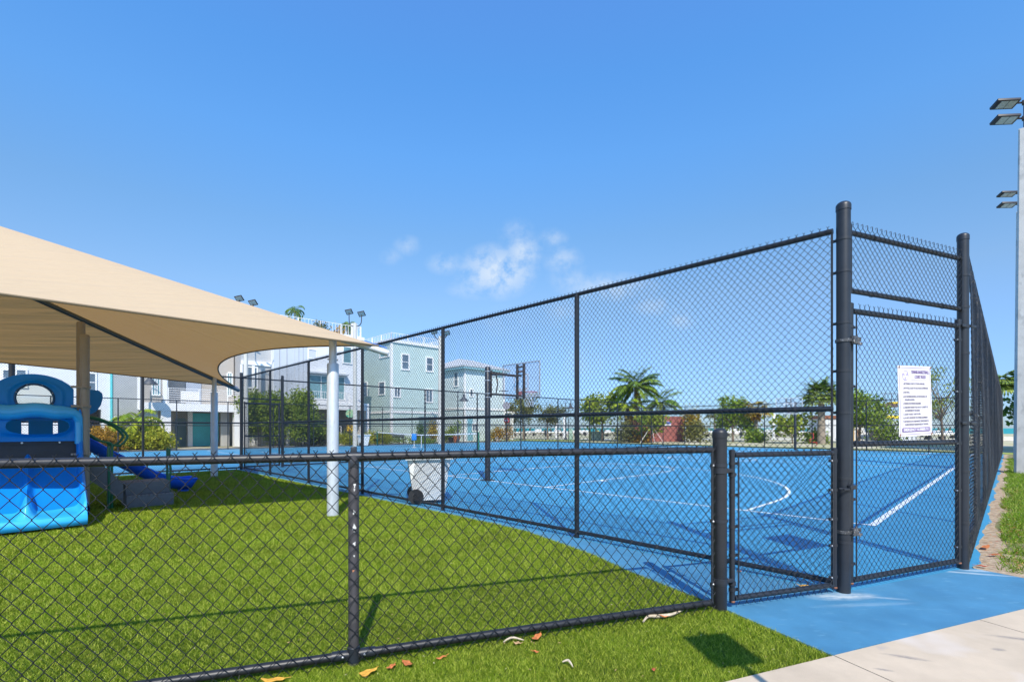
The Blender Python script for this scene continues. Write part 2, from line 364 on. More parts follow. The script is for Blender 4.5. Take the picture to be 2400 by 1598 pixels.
for s, ub in ((1, U0), (-1, U1)):
    ft = ub + s * 5.8
    line((ub + s * .03, VC - 1.9), (ft, VC - 1.9)); line((ub + s * .03, VC + 1.9), (ft, VC + 1.9)); line((ft, VC - 1.87), (ft, VC + 1.87))
    a0 = -90 if s > 0 else 90
    arc(ft, VC, 1.83, a0, a0 + 180)
    for k in (2.1, 2.9, 3.7, 4.5):
        for sg in (-1, 1): line((ub + s * k, VC + sg * 1.93), (ub + s * k, VC + sg * 2.12), .06 if k > 2.2 else .2)
    uc = ub + s * 1.35; rr = 6.35
    arc(uc, VC, rr, a0, a0 + 180, .06, 96); line((ub + s * .03, VC - rr), (uc, VC - rr), .06); line((ub + s * .03, VC + rr), (uc, VC + rr), .06)
# tennis markings
TU, TV = 19.3, 28.9
for du in (-11.9, -6.4, 6.4, 11.9): line((TU + du, TV - (5.4 if abs(du) > 7 else 4.1)), (TU + du, TV + (5.4 if abs(du) > 7 else 4.1)))
for dv in (-5.45, -4.1, 4.1, 5.45): line((TU - 11.9, TV + dv), (TU + 11.9, TV + dv))
line((TU - 6.4, TV), (TU + 6.4, TV))
for du in (-11.9, -6.4, 6.4, 11.9): line((TU - 22 + du, 26 - 4.1), (TU - 22 + du, 26 + 4.1))
o = marks.build('court_marking', M_line, smooth=False); tag(o, kind='structure')
# ------------------------------------------------------------------ grass blades (uncountable)
def inside(px, py, pg):
    n = len(pg); r = np.zeros(len(px), bool); j = n - 1
    for i in range(n):
        xi, yi = pg[i]; xj, yj = pg[j]
        c = ((yi > py) != (yj > py)) & (px < (xj - xi) * (py - yi) / (yj - yi + 1e-12) + xi)
        r ^= c; j = i
    return r
def blades(name, pg, n, near, far, h, wd, m, lean=.55, power=1.0, z0=0.0, keep=None, clumpy=0.0):
    """triangular blades spread over polygon pg, thinner with distance from the fence side"""
    # sample by distance from the origin so that density falls outwards
    q = rng.random(n * 4); d = near * (far / near) ** q if power == 0 else (near ** power + q * (far ** power - near ** power)) ** (1 / power)
    a = (rng.random(n * 4) - .5) * R(104) + R(90)
    x = d * np.cos(a); y = d * np.sin(a)
    k = inside(x, y, pg)
    if keep is not None: k &= keep(x, y)
    x = x[k][:n]; y = y[k][:n]; d = d[k][:n]; n = len(x)
    sc_ = np.clip(d / 3.8, .8, 2.8)                 # blades stand for tufts farther off
    hh = h * (.6 + .7 * rng.random(n)) * np.clip(sc_, 1, 1.35); ww = wd * (.7 + .6 * rng.random(n)) * sc_
    th = rng.random(n) * 2 * np.pi; ln = lean * hh * (.4 + 1.1 * rng.random(n)); la = rng.random(n) * 2 * np.pi
    co = np.zeros((n, 3, 3))
    co[:, 0, 0] = x - np.cos(th) * ww / 2; co[:, 0, 1] = y - np.sin(th) * ww / 2
    co[:, 1, 0] = x + np.cos(th) * ww / 2; co[:, 1, 1] = y + np.sin(th) * ww / 2
    co[:, 2, 0] = x + np.cos(la) * ln; co[:, 2, 1] = y + np.sin(la) * ln; co[:, 2, 2] = hh
    co[..., 2] += z0
    tn = np.repeat(np.clip(rng.random(n) ** 3.6 * 1.2, 0, 1), 3)
    me = np_mesh(name, co.reshape(-1, 3), np.arange(n * 3), 3, m, colattr=tn)
    return link_np(name, me)
o = blades('artificial_turf', turf_poly, 1050000, 1.9, 19.0, .022, .0032, M_blade, lean=.95, power=.5, z0=-.006); tag(o, 'short bright green artificial turf around the playground', 'artificial turf', kind='stuff')
def ragged(x, y):
    u, v = x * CU[0] + y * CU[1], x * CV[0] + y * CV[1]
    e = .08 + .05 * np.sin(u * 2.1) + .04 * np.sin(u * 5.3) + .03 * np.sin(u * 11.0)
    bare = np.sin(x * 7.1 + 1.3 * np.sin(y * 5)) * np.sin(y * 6.3) > .35
    e = e + .03 * rng.standard_normal(len(x))
    dd = (u - 6.2)
    ok = v < e
    ok &= ~((bare) & (dd < 2.2) & (rng.random(len(x)) < .8))
    ok &= ~((x < 5.1) & (y < 5.3) & (rng.random(len(x)) < .5))
    return ok
o = blades('lawn_grass', [(4.95, walk(4.95) + .1), (14, walk(14)), wp(45, -12), wp(36, .2), (4.75, 4.75)], 150000, 5.5, 32.0, .05, .006, M_lawn, lean=.8, power=.6, z0=-.02, keep=ragged); tag(o, 'lush green lawn grass beside the concrete light pole', 'grass', kind='stuff')
# ------------------------------------------------------------------ chain link fabric as real wire
def fabric(Wd, z0, z1, dw, dh, r, sides=4, hi=True, seed=0, tip=.0, tip_style='x', bottom_tip=.0, warp=.0):
    """woven zig-zag wires in the local xz plane (y = depth); returns a mesh"""
    g = np.random.default_rng(seed)
    nw = int(round(Wd / (dw / 2))); hw = Wd / nw
    nb = int(round((z1 - z0) / (dh / 2))); hh = (z1 - z0) / nb
    allv, allf = [], []
    i = np.arange(nw)[:, None]; k = np.arange(nb + 1)[None, :]
    right = ((k + i) % 2)                                   # 1: wire bends at its right side
    x = (i + right) * hw + np.where(right == 1, r * .9, -r * .9); z = z0 + k * hh + 0 * i
    if hi:
        # three points a bend so that the knuckles curl round each other
        dxb = hw * .10; dzb = hh * .10
        sgn = np.where(right == 1, -1, 1)
        pts = np.zeros((nw, nb + 1, 3, 3))
        for j, s in enumerate((-1, 0, 1)):
            pts[:, :, j, 0] = x + (0 if s == 0 else 1) * sgn * dxb
            pts[:, :, j, 2] = z + s * dzb
            front = np.where(right == 1, 1, -1)
            pts[:, :, j, 1] = s * front * r * 1.05
        P = pts.reshape(nw, -1, 3)
    else:
        P = np.stack([x, np.zeros_like(x) + np.where(right == 1, r * .5, -r * .5), z], -1)
    if tip > 0:
        t = P[:, -1:, :].copy(); dirx = np.where((nb + np.arange(nw)) % 2 == 1, 1.0, -1.0)[:, None]
        if tip_style == 'x':
            j = g.uniform(.75, 1.2, (nw, 1))
            t[:, :, 0] += dirx * tip * .8 * j; t[:, :, 2] += tip * j
            P = np.concatenate([P, t], 1)
        else:
            a1 = t.copy(); a1[:, :, 0] += dirx * .3 * tip; a1[:, :, 2] += tip * .8
            a2 = t.copy(); a2[:, :, 0] += dirx * .1 * tip; a2[:, :, 2] += tip * 1.05; a2[:, :, 1] += tip * .1
            a3 = t.copy(); a3[:, :, 0] += -dirx * .25 * tip; a3[:, :, 2] += tip * .9; a3[:, :, 1] += tip * .3
            a4 = t.copy(); a4[:, :, 0] += -dirx * .25 * tip; a4[:, :, 2] += tip * .55; a4[:, :, 1] += tip * .3
            P = np.concatenate([P, a1, a2, a3, a4], 1)
    if bottom_tip > 0:
        t = P[:, :1, :].copy(); dirx = np.where(np.arange(nw) % 2 == 1, 1.0, -1.0)[:, None]
        t[:, :, 0] += dirx * bottom_tip * .8; t[:, :, 2] -= bottom_tip
        P = np.concatenate([t, P], 1)
    if warp > 0:
        X, Z = P[..., 0].copy(), P[..., 2].copy(); a, b, c = g.uniform(0, 6, 3)
        env = np.clip((Z - z0) / .3, 0, 1) * np.clip((z1 - Z) / .3, 0, 1)
        P[..., 1] += env * warp * (np.sin(X * 1.9 + a) + .6 * np.sin(X * 4.3 + Z * 1.6 + b)) * .5
        P[..., 0] += env * warp * .35 * np.sin(Z * 5.1 + X * 2.2 + c); P[..., 2] += env * warp * .35 * np.sin(X * 6.3 + Z * 2.7 + a)
        P[..., 0] += g.normal(0, warp * .06, P.shape[:2]) ; P[..., 2] += g.normal(0, warp * .05, P.shape[:2])
    T = np.empty_like(P); T[:, 1:-1] = P[:, 2:] - P[:, :-2]; T[:, 0] = P[:, 1] - P[:, 0]; T[:, -1] = P[:, -1] - P[:, -2]
    T /= np.linalg.norm(T, axis=-1, keepdims=True) + 1e-9
    yax = np.zeros_like(P); yax[..., 1] = 1
    n2 = np.cross(T, yax); n2 /= np.linalg.norm(n2, axis=-1, keepdims=True) + 1e-9
    n1 = np.cross(n2, T)
    m = P.shape[1]
    ang = np.arange(sides) * 2 * np.pi / sides + .4
    V = P[:, :, None, :] + r * (np.cos(ang)[None, None, :, None] * n1[:, :, None, :] + np.sin(ang)[None, None, :, None] * n2[:, :, None, :])
    base = (np.arange(nw)[:, None, None] * m + np.arange(m - 1)[None, :, None]) * sides
    s0 = np.arange(sides)[None, None, :]; s1 = (s0 + 1) % sides
    Fq = np.stack([base + s0, base + s1, base + sides + s1, base + sides + s0], -1)
    return np_mesh('wire_mesh', V.reshape(-1, 3), Fq.reshape(-1), 4, M_wire, smooth=sides > 3)

def post_mb(h, r, cap='loop', rr=.024, n=14):
    mb = MB()
    if cap == 'dome': prof = [(r, 0), (r, h - .05), (r * 1.07, h - .05), (r * 1.07, h - .012)] + [(r * 1.07 * math.cos(a), h - .012 + r * .75 * math.sin(a)) for a in np.linspace(.25, 1.45, 6)]
    else: prof = [(r, 0), (r, h - .04), (r * 1.04, h - .04), (r * 1.04, h - .005), (r * .7, h + .006)]
    mb.lathe(prof, n); return mb
def band_mb(r, side=1, w=.022, t=.004):
    mb = MB(); mb.lathe([(r + .0005, -w / 2), (r + t, -w / 2), (r + t, w / 2), (r + .0005, w / 2)], 16)
    mb.box(*( (r, r + .035) if side > 0 else (-r - .035, -r)), -.006, .006, -w / 2, w / 2)
    mb.m = 1; x = side * (r + .024); mb.tube([(x, -.016, 0), (x, .013, 0)], .006, 8); mb.sphere((x, -.016, 0), .009, 8, 5); return mb
def ring(mb, x, z, r, y=0.0, n=10, wr=.0022, jit=.0):
    """tie wire looped round a rail that runs along x"""
    a0 = rnd.uniform(0, 6); pts = [(x + jit * math.sin(a0 + a), y + math.cos(a) * r, z + math.sin(a) * r) for a in np.linspace(0, 2 * math.pi * 1.08, n + 2)]
    pts.append((x + rnd.uniform(-.02, .02), y - r * 1.1, z + rnd.uniform(-.035, .035))); mb.tube(pts, wr, 5)

def fence(A, B, label, H, n, r_post, rails, spec, ends=(None, None), group=None, z_base=0.0, posts=None, mesh_side=-1, band_posts=(), rr=.024, ties=True, length_trim=(0, 0), mat_pipe=None, z0m=.03, z1m=None, cat='chain link fence', tilt=0.0, mat_post=None):
    """a run of fence: thing > post, rail, wire_mesh. spec = dict for fabric; ends = (radius, height) of end posts or None"""
    mp = mat_pipe or M_pipe
    A = Vector(A); B = Vector(B); L = (B - A).length; th = math.atan2(B.y - A.y, B.x - A.x)
    root = thing('chain_link_fence', label, cat, (A.x, A.y, z_base), th, group)
    pm = post_mb(H, r_post).data('post', mat_post or mp)
    xs = posts if posts is not None else [L * i / n for i in range(1, n)]
    for x in xs:
        o = bpy.data.objects.new('post', pm); col.objects.link(o); o.parent = root; o.location = (x, 0, 0)
    for e, x in zip(ends, (0, L)):
        if e:
            o = post_mb(e[1], e[0], 'dome', n=20).build('end_post', mp, root); o.location = (x, 0, 0)
    a, b = length_trim
    for z in rails:
        mb = MB(); pts = [(a + (L - a - b) * t, 0, z + .004 * math.sin(t * 9)) for t in np.linspace(0, 1, 14)]; mb.tube(pts, rr, 12)
        for x in xs:
            if abs(z - H) > .15 and z > .2: mb.tube([(x - .06, 0, z), (x - r_post * .8, 0, z)], rr * 1.12, 12); mb.tube([(x + r_post * .8, 0, z), (x + .06, 0, z)], rr * 1.12, 12)
            if z <= .2: mb.tube([(x - .09, 0, z), (x + .09, 0, z)], rr * 1.12, 12)
        if ties:
            x = .35
            while x < L - .2: ring(mb, x, z, rr + .003, jit=.01); x += rnd.uniform(.5, .8)
        mb.build('rail', mp, root)
    s = dict(spec); off = (max(r_post, rr) + .004) * mesh_side if s.pop('outside', True) else 0
    me = fabric(L - a - b, z0m, z1m or (H + .01), **s)
    o = link_np('wire_mesh', me, root); o.location = (a, off, 0)
    if mesh_side > 0: pass
    for px, zs, side in band_posts:
        r = ends[0][0] if px == 0 and ends[0] else (ends[1][0] if ends[1] else r_post)
        bm_ = band_mb(r, side).data('tension_band', [M_band, M_bolt])
        for z in zs:
            o = bpy.data.objects.new('tension_band', bm_); col.objects.link(o); o.parent = root; o.location = (px, 0, z)
        mb = MB(); xx = px + side * (r + .028); mb.box(xx - .008, xx + .008, -.004 + off * .3, .004 + off * .3, z0m + .03, (z1m or H) - .03); mb.build('tension_bar', M_band, root)
    return root

near_spec = dict(dw=.084, dh=.098, r=.0022, sides=6, hi=True, tip=.017, bottom_tip=.018, warp=.010)
tall_spec = dict(dw=.060, dh=.070, r=.0021, sides=5, hi=True, tip=.016, bottom_tip=.01, warp=.02)
far_spec = dict(dw=.062, dh=.070, r=.0019, sides=3, hi=False, tip=.012)
H10 = 3.05
# low fence in front: starts out of frame on the left and ends at the stout post
d = (P2 - PM).normalized(); L0 = P2 + (PM - P2).normalized() * (2.636 * 3)
low = fence(L0, P2, 'low black chain link fence crossing the foreground turf, its middle post scratched', 1.215, 3, .0302, (1.205, .058), dict(near_spec, seed=1), ends=(None, (.051, 1.345)),
            posts=[2.636, 5.272], mesh_side=-1, band_posts=((2.636 * 3, (.30 - .1, .62 + .05, 1.09), -1),), mat_pipe=M_pipe_near, mat_post=M_post_low, z0m=.0, z1m=1.222, length_trim=(0, .075))
for x in (2.636, 5.272):
    mb = MB(); mb.tube([(x - .045, 0, 1.205), (x + .045, 0, 1.205)], .028, 14); mb.box(x - .018, x + .018, -.012, .012, 1.22, 1.262, .004); mb.box(x - .022, x + .022, -.03, .03, 1.14, 1.19, .004); mb.build('rail_clamp', M_pipe, low)
    mb = MB(); mb.tube([(x - .12, 0, .058), (x - .04, 0, .058)], .029, 14); mb.tube([(x + .04, 0, .058), (x + .12, 0, .058)], .029, 14); mb.lathe([(.036, .02), (.036, .10), (.031, .105)], 14, (x, 0, 0)); mb.build('rail_clamp', M_pipe, low)
    for s in (-.06, .06):
        mb = MB(); mb.sphere((x + s, -.031, .060), .008, 10, 6); mb.build('bolt', M_bolt, low)
M_chip = mat('paint_chip', (.62, .62, .60), .6, var=.2, vscale=60); M_chip2 = mat('rust_chip', (.50, .20, .10), .8)
for k_, (z_, w_, h_, a_) in enumerate(((1.04, .006, .016, .15), (1.015, .004, .010, .1), (.885, .007, .014, .05), (.80, .011, .019, .1), (.775, .005, .008, .2), (.705, .007, .013, .12), (.635, .004, .007, .08), (.55, .006, .008, -.1))):
    mb = MB(); n_ = 11; rr_ = .0308; pts_ = []
    for i_ in range(n_):
        q_ = 2 * math.pi * i_ / n_; f_ = 1 + .45 * math.sin(3 * q_ + k_) + .2 * math.sin(5 * q_ + 2 * k_); da = math.cos(q_) * w_ * f_ / rr_; ang_ = -math.pi / 2 + a_ + da
        pts_.append((5.272 + rr_ * math.cos(ang_), rr_ * math.sin(ang_), z_ + math.sin(q_) * h_ * f_ / 1.3))
    mb.add(pts_, [tuple(range(n_))]); mb.build('paint_chip', M_chip2 if k_ == 7 else M_chip, low, smooth=False)
# tall fence along the near end of the court
C1 = W(4.86, 17.89)
fence(P0, C1, 'tall black chain link fence receding along the end of the blue court beside the turf', H10, 6, .031, (H10 - .01, 1.535, .07), dict(tall_spec, seed=2), ends=((.0525, 3.24), None), mesh_side=1,
      band_posts=((0, (.42, .95, 1.5, 1.85, 2.25, 2.68, 2.95), 1),), length_trim=(.075, .05), z0m=.02)
# inner tall fence between the two courts
G0 = W(4.86, 17.89); G1 = W(6.17, 17.89); IE = W(36.0, 17.89)
fence(G1, IE, 'tall black fence between the basketball court and the tennis court', H10, 10, .031, (H10 - .01, 1.535, .06), dict(far_spec, seed=3), ends=((.045, 3.20), None), mesh_side=-1, ties=False)
# tall fence behind the playground
LB = W(-12.2, 17.89)
fence(LB, G0, 'tall black fence standing behind the blue playground slides', H10, 6, .031, (H10 - .01, 1.535, .06), dict(tall_spec, seed=4, sides=4), ends=(None, (.047, 3.20)), posts=[2.2, 4.9, 7.6, 10.3, 17.06 - 5.30, 17.06 - 2.63], mesh_side=-1, ties=False)
o = post_mb(3.25, .055, 'dome', n=16).build('gate_post', M_pipe); o.location = W(-.47, 17.6); tag(o, 'stout black post standing against the fence behind the curved bubble window panel', 'fence post')
# outer fences
OA = W(-14.0, 35.0); OC = W(36.0, 35.0)
fence(OA, OC, 'long black fence on the far side of the tennis court in front of the houses', H10, 18, .03, (H10 - .01, 1.535, .06), dict(far_spec, seed=5), ends=(None, (.04, 3.15)), posts=[3.24 + 14 + 2.745 * i for i in range(-6, 12) ], mesh_side=1, ties=False)
fence(OC, W(36.0, .33), 'tall black fence closing the seaward end of both courts', H10, 12, .03, (H10 - .01, 1.535, .06), dict(far_spec, seed=6), ends=(None, (.04, 3.15)), mesh_side=-1, ties=False)
# right hand fence, seen almost end on
fence(P1, W(36.0, .33), 'tall black fence seen almost edge on beside the dirt strip and lawn', H10, 10, .031, (H10 - .01, 1.535, .06), dict(dw=.062, dh=.070, r=.0024, sides=4, hi=True, tip=.02, bottom_tip=.01, warp=.05, seed=7), ends=((.046, 3.255), None), mesh_side=-1,
      band_posts=((0, (.45, .95, 1.5, 2.1, 2.55, 2.86), 1),), length_trim=(.06, 0), z0m=.03)

# ---------------- gates
def gate(A, B, label, z0, z1, mids, spec, rr=.021, hinge_posts=None, tips=True, y_off=0.0, frame_over=.05):
    A = Vector(A); B = Vector(B); L = (B - A).length; th = math.atan2(B.y - A.y, B.x - A.x)
    root = thing('chain_link_gate', label, 'gate', (A.x, A.y, 0), th)
    for x in (0, L):
        mb = MB(); mb.tube([(x, 0, z0 - .03), (x, 0, z1 + frame_over)], rr, 12); mb.lathe([(rr * 1.1, z1 + frame_over - .04), (rr * 1.1, z1 + frame_over), (rr * .6, z1 + frame_over + .008)], 12, (x, 0, 0)); mb.build('stile', M_pipe, root)
        mb = MB(); mb.sphere((x, -rr * .3, z0 - .022), rr * .9, 10, 6, (1, 1, .7)); mb.build('pipe_end', M_rust, root)
    for z in (z0, z1) + tuple(mids):
        mb = MB(); mb.tube([(rr, 0, z), (L - rr, 0, z)], rr, 12); mb.build('rail', M_pipe, root)
    me = fabric(L - .10, z0 - .02, z1 + (.03 if tips else 0), **spec); o = link_np('wire_mesh', me, root); o.location = (.05, -rr - .004, 0)
    bmesh_ = band_mb(rr, 1).data('tension_band', [M_band, M_bolt]); bm2 = band_mb(rr, -1).data('tension_band', [M_band, M_bolt])
    for x, me2 in ((0, bmesh_), (L, bm2)):
        for t in (.06, .3, .5, .72, .94):
            o = bpy.data.objects.new('tension_band', me2); col.objects.link(o); o.parent = root; o.location = (x, 0, z0 + (z1 - z0) * t)
        s = 1 if x == 0 else -1
        mb = MB(); mb.box(x + s * .04 - .005, x + s * .04 + .005, -rr - .006, -rr + .001, z0 + .01, z1 - .02); mb.build('tension_bar', M_band, root)
    return root
gd = (P1 - P0).normalized(); gs = (P0 - P2).normalized()
tall_gate = gate(P0 + gd * .085, P1 - gd * .085, 'tall black mesh gate leaf carrying the white court rules sign', .085, 2.36, (1.235,), dict(dw=.064, dh=.067, r=.0019, sides=6, hi=True, tip=.028, bottom_tip=.018, warp=.012, seed=11), rr=.024, frame_over=.06)
small_gate = gate(P2 + gs * .115, P0 - gs * .105, 'low black mesh gate leaf between the two stoutest posts', .07, 1.165, (), dict(dw=.068, dh=.074, r=.0020, sides=6, hi=True, tip=.0, bottom_tip=.022, warp=.014, seed=12), rr=.021, frame_over=.035)
# second leaf-like run of fabric seen behind the small gate bottom belongs to the tall fence (already there)
far_gate = gate(G0 + (G1 - G0).normalized() * .10, G1 - (G1 - G0).normalized() * .10, 'narrow black gate between two capped posts at the far corner of the turf', .08, 2.20, (1.1,), dict(dw=.076, dh=.084, r=.0021, sides=3, hi=False, tip=.01, seed=13), rr=.024)
# fixed panels above the tall gates
def transom(A, B, label, z0, z1, spec, rr=.022):
    A = Vector(A); B = Vector(B); L = (B - A).length; th = math.atan2(B.y - A.y, B.x - A.x)
    root = thing('transom_panel', label, 'fence panel', (A.x, A.y, 0), th)
    for z in (z0, z1): mb = MB(); mb.tube([(.04, 0, z), (L - .04, 0, z)], rr, 12); [ring(mb, L * t, z, rr + .004, jit=.02) for t in (.22, .5, .8)]; mb.build('rail', M_pipe, root)
    me = fabric(L - .10, z0 - .02, z1 + .05, **spec); o = link_np('wire_mesh', me, root); o.location = (.05, -rr - .004, 0)
    for x in (.062, L - .062): mb = MB(); mb.box(x - .006, x + .006, -rr - .006, -rr + .0, z0 - .03, z1 + .06); mb.build('tension_bar', M_band, root)
    return root
transom(P0, P1, 'fixed mesh panel with curled top wires above the tall gate beside the sign', 2.53, 3.02, dict(dw=.064, dh=.067, r=.0019, sides=6, hi=True, tip=.026, tip_style='curl', warp=.008, seed=14))
transom(G0, G1, 'small fixed mesh panel above the narrow far gate', 2.36, 3.04, dict(dw=.076, dh=.084, r=.0021, sides=3, hi=False, tip=.01, seed=15))
# latches and hinges on the gates
def clamp_part(parent, x, z, r=.055, name='latch'):
    mb = MB()
    mb.lathe([(r + .001, z - .012), (r + .006, z - .012), (r + .006, z + .012), (r + .001, z + .012)], 18, (x, 0, 0))
    mb.box(x + .02, x + .075, -.075, -.045, z - .03, z + .035, .005); mb.box(x + .055, x + .135, -.062, -.050, z + .012, z + .030, .003); mb.box(x + .05, x + .14, -.068, -.045, z - .032, z - .014, .003)
    mb.tube([(x + .02, -.06, z + .0), (x + .13, -.055, z + .004)], .009, 8); mb.tube([(x + .10, -.075, z - .04), (x + .10, -.035, z + .04)], .007, 8)
    mb.build(name, scuff(mat('worn_latch_metal', (.10, .10, .105), .45, metal=.5, var=.4, vscale=30), (.45, .44, .42), 90, .60, .66), parent)
clamp_part(tall_gate, -.085, .505); clamp_part(tall_gate, -.085, 2.10, name='latch')
Lg = (P1 - P0).length
for z in (2.36, 1.42):
    mb = MB(); x = Lg - .085 * 2 + .085
    mb.lathe([(.047, z - .016), (.052, z - .016), (.052, z + .016), (.047, z + .016)], 18, (x, 0, 0)); mb.box(x - .10, x - .03, -.045, -.033, z - .014, z + .014, .003); mb.box(x + .02, x + .11, -.058, -.046, z - .012, z + .012, .003); mb.tube([(x - .085, 0, z - .02), (x - .085, 0, z + .02)], .028, 12)
    mb.build('hinge', M_band, tall_gate)
for z in (1.05, .22):
    mb = MB(); x = -.115; mb.lathe([(.053, z - .02), (.058, z - .02), (.058, z + .02), (.053, z + .02)], 18, (x, 0, 0)); mb.box(x + .04, x + .10, -.04, -.02, z - .014, z + .014, .003); mb.lathe([(.023, z - .05), (.028, z - .05), (.028, z - .02), (.023, z - .02)], 14, (0, 0, 0)); mb.build('hinge', M_band, small_gate)
mb = MB(); x = (P0 - P2).length - .22; mb.box(x + .02, x + .13, -.075, -.062, .86, .875, .002); mb.tube([(x + .02, -.03, .87), (x + .05, -.07, .87), (x + .13, -.07, .868)], .007, 8); mb.box(x + .08, x + .15, -.082, -.05, .865, .90, .004); mb.tube([(x + .10, -.07, .89), (x + .115, -.072, .93)], .006, 8); mb.build('latch', M_band, small_gate)

# ---------------- court rules sign on the tall gate
M_sign = scuff(mat('sign_white', (.80, .77, .80), .45, var=.02, vscale=6), (.42, .24, .08), 50, .74, .78)
M_purple = mat('sign_purple', (.20, .14, .30), .6); M_violet = mat('sign_light_purple', (.42, .36, .62), .6)
def text_part(lines, m, parent, name, depth=.0008):
    """lines = (text, x, z, size, width limit, align); real letter shapes as one mesh in the xz plane"""
    vs, fs = [], []
    for tx, x, z, size, wmax, al in lines:
        cu = bpy.data.curves.new('t', 'FONT'); cu.body = tx; cu.size = size; cu.extrude = depth / 2; cu.resolution_u = 2; cu.offset = size * .022
        ob = bpy.data.objects.new('t', cu); col.objects.link(ob); bpy.context.view_layer.update()
        me = bpy.data.meshes.new_from_object(ob.evaluated_get(bpy.context.evaluated_depsgraph_get()))
        xs = [v.co.x for v in me.vertices]; wd = max(xs) - min(xs); k = min(1, wmax / wd) if wmax else 1
        x0 = x - (wd * k / 2 if al == 'c' else 0) - min(xs) * k; b = len(vs)
        vs += [(x0 + v.co.x * k, -v.co.z, z + v.co.y) for v in me.vertices]; fs += [tuple(i + b for i in p.vertices) for p in me.polygons]
        bpy.data.objects.remove(ob); bpy.data.curves.remove(cu); bpy.data.meshes.remove(me)
    me = bpy.data.meshes.new(name); me.from_pydata(vs, [], fs); me.materials.append(m)
    o = bpy.data.objects.new(name, me); col.objects.link(o); o.parent = parent; return o
sp = P0 + gd * (.085 + .835)
sign = thing('court_rules_sign', 'white tennis and basketball court rules sign wired to the tall gate', 'sign', (sp.x, sp.y, 1.615), math.atan2(gd.y, gd.x))
sign.rotation_euler = (0, R(-1.6), math.atan2(gd.y, gd.x))
off = Vector((gd.y, -gd.x, 0)) * .040; sign.location = sign.location + off
SW, SH = .245, .315
mb = MB(); mb.grid(lambda a, b: ((a * 2 - 1) * SW + .006 * math.sin(b * 5), -.002, (b * 2 - 1) * SH), 4, 14); mb.grid(lambda a, b: ((a * 2 - 1) * SW + .006 * math.sin(b * 5), .002, (b * 2 - 1) * SH), 4, 14)
for e in (0, 1): mb.grid(lambda a, b: ((e * 2 - 1) * SW + .006 * math.sin(b * 5), -.002 + .004 * a, (b * 2 - 1) * SH), 2, 14); mb.grid(lambda a, b: ((a * 2 - 1) * SW + .006 * math.sin(e * 5), -.002 + .004 * b, (e * 2 - 1) * SH), 4, 2)
mb.build('sign_panel', M_sign, sign)
mb = MB(); t = .004; yb, yf = -.0042, -.0026; a, b = SW - .018, SH - .018
sh = lambda z: .006 * math.sin((z / SH + 1) / 2 * 5)
for z in (-b, b): mb.box(-a + sh(z), a + sh(z), yb, yf, z - t / 2, z + t / 2)
for s in (-1, 1):
    zs = np.linspace(-b + .003, b - .003, 15)
    for z0_, z1_ in zip(zs[:-1], zs[1:]): mb.add([(s * a + sh(z0_) - t / 2, yb, z0_), (s * a + sh(z0_) + t / 2, yb, z0_), (s * a + sh(z1_) + t / 2, yb, z1_), (s * a + sh(z1_) - t / 2, yb, z1_)], [(0, 1, 2, 3)])
mb.box(-.06, .20, yb, yf, .186, .189)
mb.build('border', M_purple, sign, smooth=False)
mb = MB(); mb.prism([(x, z) for x, z in [(-.195, -.278), (.205, -.278), (.213, -.270), (.213, -.246), (.205, -.238), (-.195, -.238), (-.203, -.246), (-.203, -.270)]], -.0052, -.0036, 'xz'); mb.build('notice_bar', M_purple, sign, smooth=False)
rules = [("TENNIS-BASKETBALL", .075, .246, .042, .27, 'c'), ("COURT RULES", .075, .203, .042, .17, 'c')]
o = text_part(rules, M_purple, sign, 'heading'); o.location = (0, -.0046, 0)
L1, L2 = -.185, -.160
body = [("1. USE TENNIS COURT AT YOUR OWN RISK.", L1, .146, .025, .33, 'l'), ("2. NO FOOD, GLASS OR ALCOHOLIC BEVERAGES.", L1, .108, .025, .38, 'l'), ("3. NO PETS.", L1, .070, .025, .10, 'l'),
        ("4. NO SKATEBOARDING, NO BICYCLING OR", L1, .032, .025, .36, 'l'), ("ROLLER BLADING.", L2, .003, .025, .15, 'l'), ("5. PROPER FOOTWEAR REQUIRED.", L1, -.030, .025, .27, 'l'),
        ("6. CHILDREN UNDER THE AGE OF 12 MUST BE", L1, -.064, .025, .37, 'l'), ("ACCOMPANIED BY AN ADULT.", L2, -.093, .025, .23, 'l'), ("7. COURT HOURS 7 AM TO 9 PM.", L1, -.126, .025, .26, 'l'),
        ("8. DO NOT ABUSE NET OR OTHER EQUIPMENT.", L1, -.158, .025, .37, 'l'), ("9. NO RADIOS OR OTHER MUSIC DEVICES MAY BE", L1, -.190, .025, .38, 'l'), ("PLAYED WITHOUT HEADPHONES AT THE POOL.", L2, -.219, .025, .355, 'l')]
o = text_part(body, mat('sign_grey_text', (.20, .18, .24), .6), sign, 'rules_text'); o.location = (0, -.0046, 0)
o = text_part([("EMERGENCY NUMBER 911", .005, -.2685, .033, .385, 'c')], M_sign, sign, 'emergency_text'); o.location = (0, -.0062, 0)
mb = MB(); cx, cz, rr_ = -.145, .228, .046
for i in range(28):
    a0, a1 = 2 * math.pi * i / 28, 2 * math.pi * (i + 1) / 28
    mb.add([(cx + q * math.cos(a), -.0048, cz + q * math.sin(a)) for q, a in ((rr_, a0), (rr_, a1), (rr_ * .87, a1), (rr_ * .87, a0))], [(0, 1, 2, 3)])
for s in (-1, 1):
    mb.add([(cx + s * x, -.0048, cz + z) for x, z in ((.006, .0), (.014, .016), (.028, .022), (.041, .014), (.042, .0), (.030, .004), (.018, .002))], [tuple(range(7))])
mb.add([(cx + .012 * math.cos(a), -.0048, cz - .022 + .010 * math.sin(a)) for a in np.linspace(0, 2 * math.pi, 12, endpoint=False)], [tuple(range(12))])
